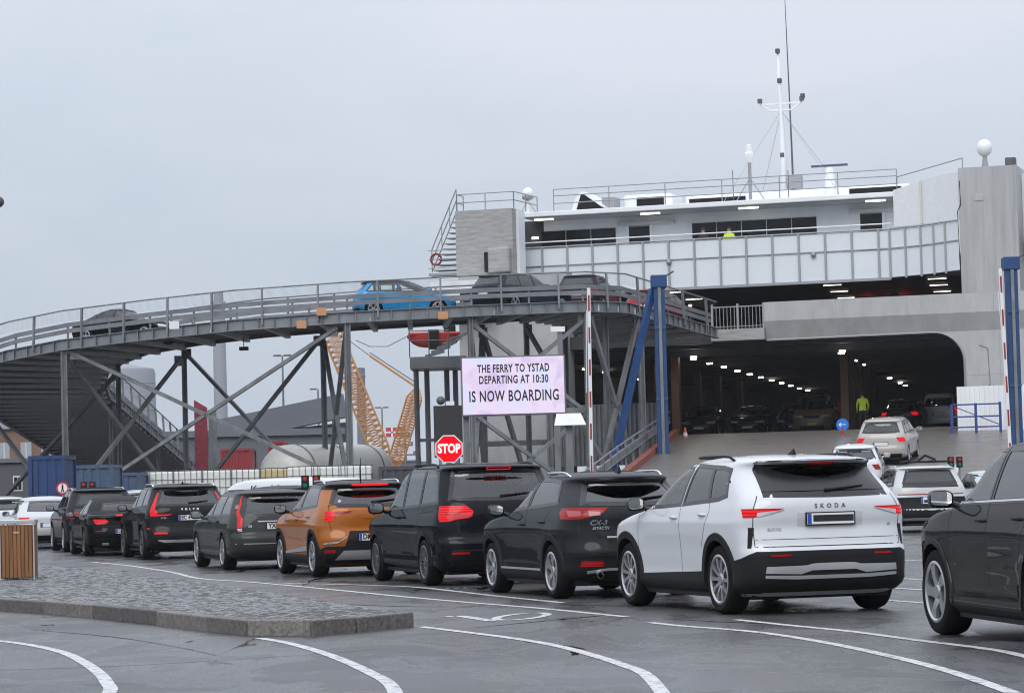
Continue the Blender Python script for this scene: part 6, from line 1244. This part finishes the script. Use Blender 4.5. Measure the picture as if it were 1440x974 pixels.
zb_ = c.belt + .01; c.patch('chrome_waist_line', CHROME, 's', [(1.05, zb_ - .005), (-1.5, zb_ + .04)], [(1.05, zb_ + .010), (-1.5, zb_ + .055)], off=.009, nu=24); c.wrap('tail_light', RED_D, [(.93, ('r', .5), ('s', -1.9)), (1.02, ('r', .45), ('s', -1.88))], off=.006); c.plate(.8)
doors(c, [-.12], .95); c.handles([(.02, 1.0), (-.93, 1.02)], P_GREY); c.mirrors(.92, 1.13, TRIM, (.22, .12, .15)); c.seats(zf=.6); c.patch('head_light', CLEARL, 'f', [(.85, .72), (.5, .74)], [(.85, .82), (.45, .8)]); c.fin(-1.3, P_GREY)
c.place(4.13, 22.1, 8.)
# ---------------------------------------------------------------- rest of the queue at the left
P_SILV = paint('silver', (.50, .515, .53), .3, .3)
c = generic('dark_suv', 'dark SUV with chrome roof rails between convertible and silver coupe', 'car', P_DGREY, 2.82, .9, .9, 1.89, 1.65, 1.08, 'suv', .365, PRIV, .8, rail=CHROME, seats=True); c.place(-11.6, 73.6, QHEAD - 2)
c = generic('silver_coupe', 'silver car with lit tail lights behind the litter bin', 'car', P_SILV, 2.8, .95, .85, 1.85, 1.46, .94, 'sedan', .335, MID, .8, lit=True, seats=True); c.place(-13.9, 79.6, QHEAD - 3)
c = generic('white_hatchback', 'white car at the far left edge behind the litter bin', 'car', P_WHITE, 2.6, .8, .85, 1.78, 1.5, .98, 'hatch', .32, MID, .5); c.place(-16.6, 88, QHEAD - 3)
# second lane beyond
c = generic('white_van', 'white panel van with dark script lettering beyond the grey estate', 'van', P_WHITE, 3.2, 1.0, .95, 1.95, 1.80, 1.1, 'van', .34, MID, .6, cuts=(.6,)); c.place(-5.6, 78, 62.)
f_ = c; p0 = c.sp(-.2, 1.46, -1, .006); lettering('Knudsker', .38, PTXT, c.root, frame4(p0, (0, -1, 0), (0, 0, 1)), depth=.002, shear=.35, sx=.9)
c = generic('dark_saloon', 'dark car roof behind the lane signals and orange crossover', 'car', P_BLK, 2.8, .95, .9, 1.85, 1.56, 1.0, 'suv', .34, MID, .6); c.place(-5.9, 69, 38.)
c = generic('pale_hatchback', 'pale roof of a car beyond the dark SUV and convertible', 'car', P_SILV, 2.6, .8, .85, 1.78, 1.58, 1.0, 'hatch', .32, MID, .5); c.place(-11.4, 82, QHEAD)
# right-hand lanes
P_PEARL = paint('pearl_white', (.52, .53, .53), .1, .3)
c = generic('pearl_suv', 'pearl white SUV with chrome tail strip between the white and grey SUVs', 'car', P_PEARL, 2.85, .9, .9, 1.9, 1.66, 1.09, 'suv', .36, PRIV, .9, rail=P_PEARL, seats=True, lamps=False)
c.patch('light_bar', RED_D, 'r', [(.8, .925), (-.8, .925)], [(.8, .945), (-.8, .945)], off=.008, both=False)
c.wrap('black_tail_panel', CLAD, [(.30, ('r', 0), ('s', -2.0)), (.5, ('r', 0), ('s', -2.05)), (.86, ('r', 0), ('r', .84))], off=.007, nu=16); c.patch('chrome_strip', CHROME, 'r', [(.84, .87), (-.84, .87)], [(.84, .91), (-.84, .91)], off=.012, both=False); c.plate(.76, '', cover=True); c.patch('dark_shoulder', TRIM, 'r', [(.70, 1.10), (-.70, 1.10)], [(.66, 1.2), (-.66, 1.2)], off=.005, both=False); c.patch('skid_strip', SILVER, 'r', [(.7, .30), (-.7, .30)], [(.7, .36), (-.7, .36)], off=.012, both=False)
c.place(9.3, 70.5, 3.)
rk = empty('bicycle_carrier', (10.6, 74.5, 1.70), RAD(3), 'black folded carrier on the roof of the pearl SUV', 'roof carrier'); MB().tube([(-.55, 0, .05), (.75, 0, .05)], .03, 6).build('cross_bar', BLACK, rk); MB().tube([(-.4, -.5, .07), (-.35, .6, .07)], .03, 6).build('wheel_tray', BLACK, rk); MB().tube([(.3, -.5, .07), (.35, .6, .07)], .03, 6).build('wheel_tray', BLACK, rk); MB().tube([(-.1, 0, .05), (.15, .1, .22), (.4, 0, .1)], .035, 6).build('clamp_arm', BLACK, rk)
c = generic('white_small_car', 'white car roof beyond the big white SUV at the foot of the ramp', 'car', P_WHITE, 2.5, .7, .8, 1.72, 1.5, .98, 'hatch', .31, MID, .5); c.place(10.0, 90, -9, rz_(91) + .02, RAD(4.2))
c = generic('pale_saloon', 'pale blue saloon half hidden behind the grey SUV mirror', 'car', paint('ice_blue', (.45, .50, .53), .2, .3), 2.8, .95, .9, 1.85, 1.5, .95, 'sedan', .33, MID, .6); c.place(13.2, 81.3, 12.)
c = generic('silver_people_carrier', 'silver beige people carrier climbing the ramp with brake lights on', 'car', paint('champagne', (.42, .40, .37), .35, .3), 2.73, .85, .85, 1.826, 1.61, 1.02, 'mini', .325, MID, .8, lit=True, plate='CA 18 402' if False else '', seats=True); c.place(12.52, 102.6, -15, rz_(104) + .02, RAD(4.2))
def in_ship(c, u_, v, hd, z=3.46):
    q = SO + Vector((math.cos(SY) * u_ + math.sin(SY) * v, -math.sin(SY) * u_ + math.cos(SY) * v, z)); h = RAD(hd); c.root.location = q; c.root.rotation_euler = (0, 0, h)
P_BRONZE = paint('bronze', (.24, .18, .12), .3, .3)
c = generic('bronze_van', 'bronze van with yellow plate facing out of the car deck', 'van', P_BRONZE, 2.93, 1.0, .95, 1.98, 1.97, 1.17, 'van', .34, MID, .6, pcol=PYEL, cuts=(.6,)); in_ship(c, -8.97, 13.3, 180 - 12)
c = generic('dark_parked_suv', 'black SUV with bright headlamps facing out of the car deck', 'car', P_BLK, 2.68, .85, .9, 1.84, 1.62, 1.06, 'suv', .34, MID, .55); in_ship(c, -12.8, 15.8, 180 - 10)
o = copy_tree(c.root); o['label'] = 'dark car deepest in shadow between bronze van and black SUV'; o.location = SO + Vector((math.cos(SY) * -10.9 + math.sin(SY) * 17.5, -math.sin(SY) * -10.9 + math.cos(SY) * 17.5, 3.46))
o = copy_tree(c.root); o['label'] = 'dark car at the left end of the open car deck near the cone'; o.location = SO + Vector((math.cos(SY) * -14.9 + math.sin(SY) * 14.5, -math.sin(SY) * -14.9 + math.cos(SY) * 14.5, 3.46))
c = generic('dark_hatchback', 'dark grey hatchback driving into the ship ahead of the people carrier', 'car', P_DGREY, 2.7, .85, .85, 1.85, 1.55, 1.0, 'suv', .34, PRIV, .55, lit=True); in_ship(c, -4.5, 13.4, -22)
c = generic('white_delivery_van', 'small white delivery van inside the right of the ship opening', 'van', P_WHITE, 2.75, .85, .85, 1.80, 1.85, 1.1, 'van', .32, PRIV, .55, lit=True, cuts=(.6,)); in_ship(c, -3.0, 15.2, -20)
# cars on the bridge
P_CYAN = paint('bright_blue', (.015, .27, .58), .1, .3)
c = generic('blue_hatchback', 'bright blue hatchback with black roof driving up the bridge', 'car', P_CYAN, 2.54, .72, .8, 1.75, 1.47, .95, 'mini', .32, CLEAR, .8, lit=True, seats=True, cuts=(-.25, -1.0), roof=P_BLACKR); c.root.location = (-4.25, 111.8, 8.13); c.root.rotation_euler = (0, 0, RAD(-80))
c = generic('black_fastback', 'black rounded fastback coming along the left of the bridge', 'car', P_BLK, 2.88, .9, .9, 1.85, 1.44, .92, 'sedan', .33, CLEAR, .8, cuts=(-.1, -1.0)); c.root.location = (-15.5, 114.6, 7.5); c.root.rotation_euler = (0, RAD(-3), RAD(-118))
c = generic('dark_blue_estate', 'dark blue estate with roof rails on the bridge, leading the blue hatchback', 'car', paint('deep_blue', (.014, .02, .036), .3, .3), 2.8, .95, .9, 1.86, 1.56, 1.0, 'suv', .34, MID, .7, rail=DSTEEL, seats=True); c.root.location = (.45, 113.4, 8.25); c.root.rotation_euler = (0, 0, RAD(-42))
c = generic('maroon_suv', 'dark maroon SUV highest on the bridge near its bend', 'car', paint('maroon', (.03, .012, .016), .3, .3), 2.7, .9, .9, 1.85, 1.62, 1.05, 'suv', .34, MID, .7, seats=True); c.root.location = (3.25, 116.4, 8.28); c.root.rotation_euler = (0, 0, RAD(-16))
c = generic('red_car', 'red car on the last stretch of the bridge behind the blue post', 'car', paint('red', (.33, .012, .02), .1, .3), 2.6, .8, .85, 1.8, 1.48, .96, 'mini', .32, MID, .6, lit=True); c.root.location = (6.3, 120.6, 7.95); c.root.rotation_euler = (RAD(-4), 0, RAD(-24))
# ================================================================ people
SKIN = mat('skin', (.45, .27, .20), .6); HAIR = mat('dark_hair', (.03, .02, .015), .8)
def person(loc_, rz, label, top, legs, arm=0., hair=HAIR):
    o = empty('person', loc_, rz, label, 'person'); J = {}; vs, es, rs = [], [], []
    def v(p, r): vs.append(p); rs.append(r); return len(vs) - 1
    pel = v((0, 0, .95), (.16, .12)); sp1 = v((0, .01, 1.15), (.15, .11)); ch_ = v((0, .0, 1.35), (.18, .12)); nk = v((0, 0, 1.5), (.07, .07)); hb = v((0, .01, 1.58), (.07, .08)); hd = v((0, .02, 1.66), (.085, .10)); ht = v((0, .0, 1.75), (.06, .075)); es += [(pel, sp1), (sp1, ch_), (ch_, nk), (nk, hb), (hb, hd), (hd, ht)]
    for s_ in (-1, 1):
        h = v((s_ * .1, 0, .88), (.10, .10)); k = v((s_ * .12, .02, .5), (.065, .07)); a = v((s_ * .12, -.02, .1), (.045, .05)); f = v((s_ * .13, .13, .05), (.045, .035)); es += [(pel, h), (h, k), (k, a), (a, f)]
        sh = v((s_ * .19, 0, 1.42), (.07, .07)); el = v((s_ * .26, -.02 + arm * .1, 1.15), (.05, .05)); wr_ = v((s_ * .24, .10 + arm * .2, .93 + arm * .2), (.035, .035)); pm_ = v((s_ * .235, .13 + arm * .22, .86 + arm * .2), (.035, .02)); es += [(ch_, sh), (sh, el), (el, wr_), (wr_, pm_)]
        for q in range(5): dx = (q - 2) * .018; fg_ = v((s_ * .235 + dx, .15 + arm * .22 + (.02 if q == 0 else 0), .79 + arm * .2 + (.03 if q in (0, 4) else 0)), (.009, .009)); es.append((pm_, fg_))
    me = bpy.data.meshes.new('body'); me.from_pydata(vs, es, []); ob = link('body', me, o); md = ob.modifiers.new('skin', 'SKIN')
    for i, r in enumerate(rs): me.skin_vertices[0].data[i].radius = r
    me.skin_vertices[0].data[0].use_root = True
    sb = ob.modifiers.new('sub', 'SUBSURF'); sb.levels = 2; sb.render_levels = 2
    dg = bpy.context.evaluated_depsgraph_get(); dg.update(); m2 = bpy.data.meshes.new_from_object(ob.evaluated_get(dg)); ob.modifiers.clear(); ob.data = m2
    m2.materials.clear()
    for m in (top, legs, SKIN, BLACK): m2.materials.append(m)
    for p in m2.polygons:
        c_ = p.center; p.material_index = 2 if c_.z > 1.50 or (abs(c_.x) > .19 and c_.z < .93 + arm * .2 and c_.z > .7) else 3 if c_.z < .12 else 1 if c_.z < .93 else 0
    m2.shade_smooth()
    hr = MB(); hr.ball((0, -.015, 1.70), .105, 14, 10, (.92, 1.1, 1.05)); ho = hr.build('hair', hair, o, smooth=True)
    fc_ = MB(); fc_.ball((0, .115, 1.655), .018, 8, 6, (.8, 1.2, 1.4)); fc_.build('nose', SKIN, o, smooth=True)
    for s_ in (-1, 1): MB().ball((s_ * .035, .095, 1.68), .013, 8, 6).build('eye', BLACK, o, smooth=True); MB().ball((s_ * .092, .01, 1.665), .025, 8, 6, (.4, .8, 1.2)).build('ear', SKIN, o, smooth=True)
    MB().box((0, .105, 1.605), (.05, .01, .008)).build('mouth', mat('lips', (.35, .12, .1), .6), o)
    return o
def sw(u_, v, z): return SO + Vector((math.cos(SY) * u_ + math.sin(SY) * v, -math.sin(SY) * u_ + math.cos(SY) * v, z))
NAVY = mat('navy_cloth', (.015, .02, .04), .8); HIVIS = mat('hi_vis_yellow', (.55, .75, .03), .6, emit=.0); MAROON = mat('maroon_cloth', (.22, .01, .04), .8); DARKT = mat('dark_trousers', (.02, .02, .025), .8)
person(sw(-11.95, 3.9, DK), math.pi - SY, 'person in dark jacket leaning at the passenger deck rail', NAVY, DARKT, .6); person(sw(-10.75, 3.9, DK), math.pi - SY, 'person in yellow vest at the passenger deck rail', HIVIS, DARKT, .6)
person(sw(-5.2, 5.4, 3.45), -SY + .3, 'deckhand in yellow hi-vis jacket standing in the ship opening', HIVIS, DARKT, .2); person(sw(-6.5, 7.4, 3.45), -SY - .4, 'deckhand in dark red jacket beside the bronze van', MAROON, DARKT, .1)
# round blue arrow sign and cone on the deck edge
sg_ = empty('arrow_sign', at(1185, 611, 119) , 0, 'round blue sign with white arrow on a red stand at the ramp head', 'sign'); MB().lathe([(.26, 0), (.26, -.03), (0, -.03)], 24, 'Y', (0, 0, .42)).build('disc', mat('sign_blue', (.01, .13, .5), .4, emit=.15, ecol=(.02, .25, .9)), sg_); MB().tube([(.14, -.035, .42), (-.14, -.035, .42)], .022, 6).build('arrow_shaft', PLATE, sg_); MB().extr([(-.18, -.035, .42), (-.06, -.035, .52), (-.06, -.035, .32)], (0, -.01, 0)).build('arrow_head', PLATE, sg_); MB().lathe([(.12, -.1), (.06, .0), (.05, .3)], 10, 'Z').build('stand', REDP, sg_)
cn = empty('traffic_cone', at(964, 620, 123) , 0, 'orange and white cone at the left edge of the ramp head', 'cone'); MB().lathe([(.13, .03), (.035, .6), (0, .6)], 16, 'Z').build('cone', mat('cone_orange', (.6, .12, .04), .5), cn, smooth=40); MB().lathe([(.105, .22), (.08, .38)], 16, 'Z').build('white_band', PLATE, cn); MB().bx(-.18, .18, -.18, .18, 0, .03).build('foot', BLACK, cn)
# ================================================================ unseen building added beyond the left edge to darken the car flank reflections
wh = empty('added_warehouse', (-52, 95, 0), RAD(-12), 'unseen dark clad block added beyond the left edge for the car flanks to reflect', 'building'); WCL = mat('added_warehouse_cladding', (.055, .06, .066), .7, var=.2, vs=.4)
MB().bx(-8, 8, -45, 60, 0, 6.2).build('wall', WCL, wh); MB().bx(-8.4, 8.4, -45.4, 60.4, 6.2, 6.5).build('roof_edge', SLATE, wh)
for k in range(12): MB().bx(8.0, 8.06, -42 + k * 8.5, -37.5 + k * 8.5, .1, 4.6).build('roller_door', mat('roller_door_grey', (.22, .23, .24), .6), wh)
# ================================================================ damp air over the harbour
hz = MB().bx(-1650, 1650, -120, 4150, -1, 90).build('haze', None); hz.data.materials.clear(); hm = bpy.data.materials.new('damp_air'); hm.use_nodes = True; hz.data.materials.append(hm); hz['kind'] = 'stuff'
hn = hm.node_tree; hn.nodes.clear(); pv = hn.nodes.new('ShaderNodeVolumePrincipled'); pv.inputs['Color'].default_value = (.93, .95, 1, 1); pv.inputs['Density'].default_value = .00016; pv.inputs['Anisotropy'].default_value = .0
ho_ = hn.nodes.new('ShaderNodeOutputMaterial'); hn.links.new(pv.outputs[0], ho_.inputs['Volume']); scn.cycles.volume_bounces = 0
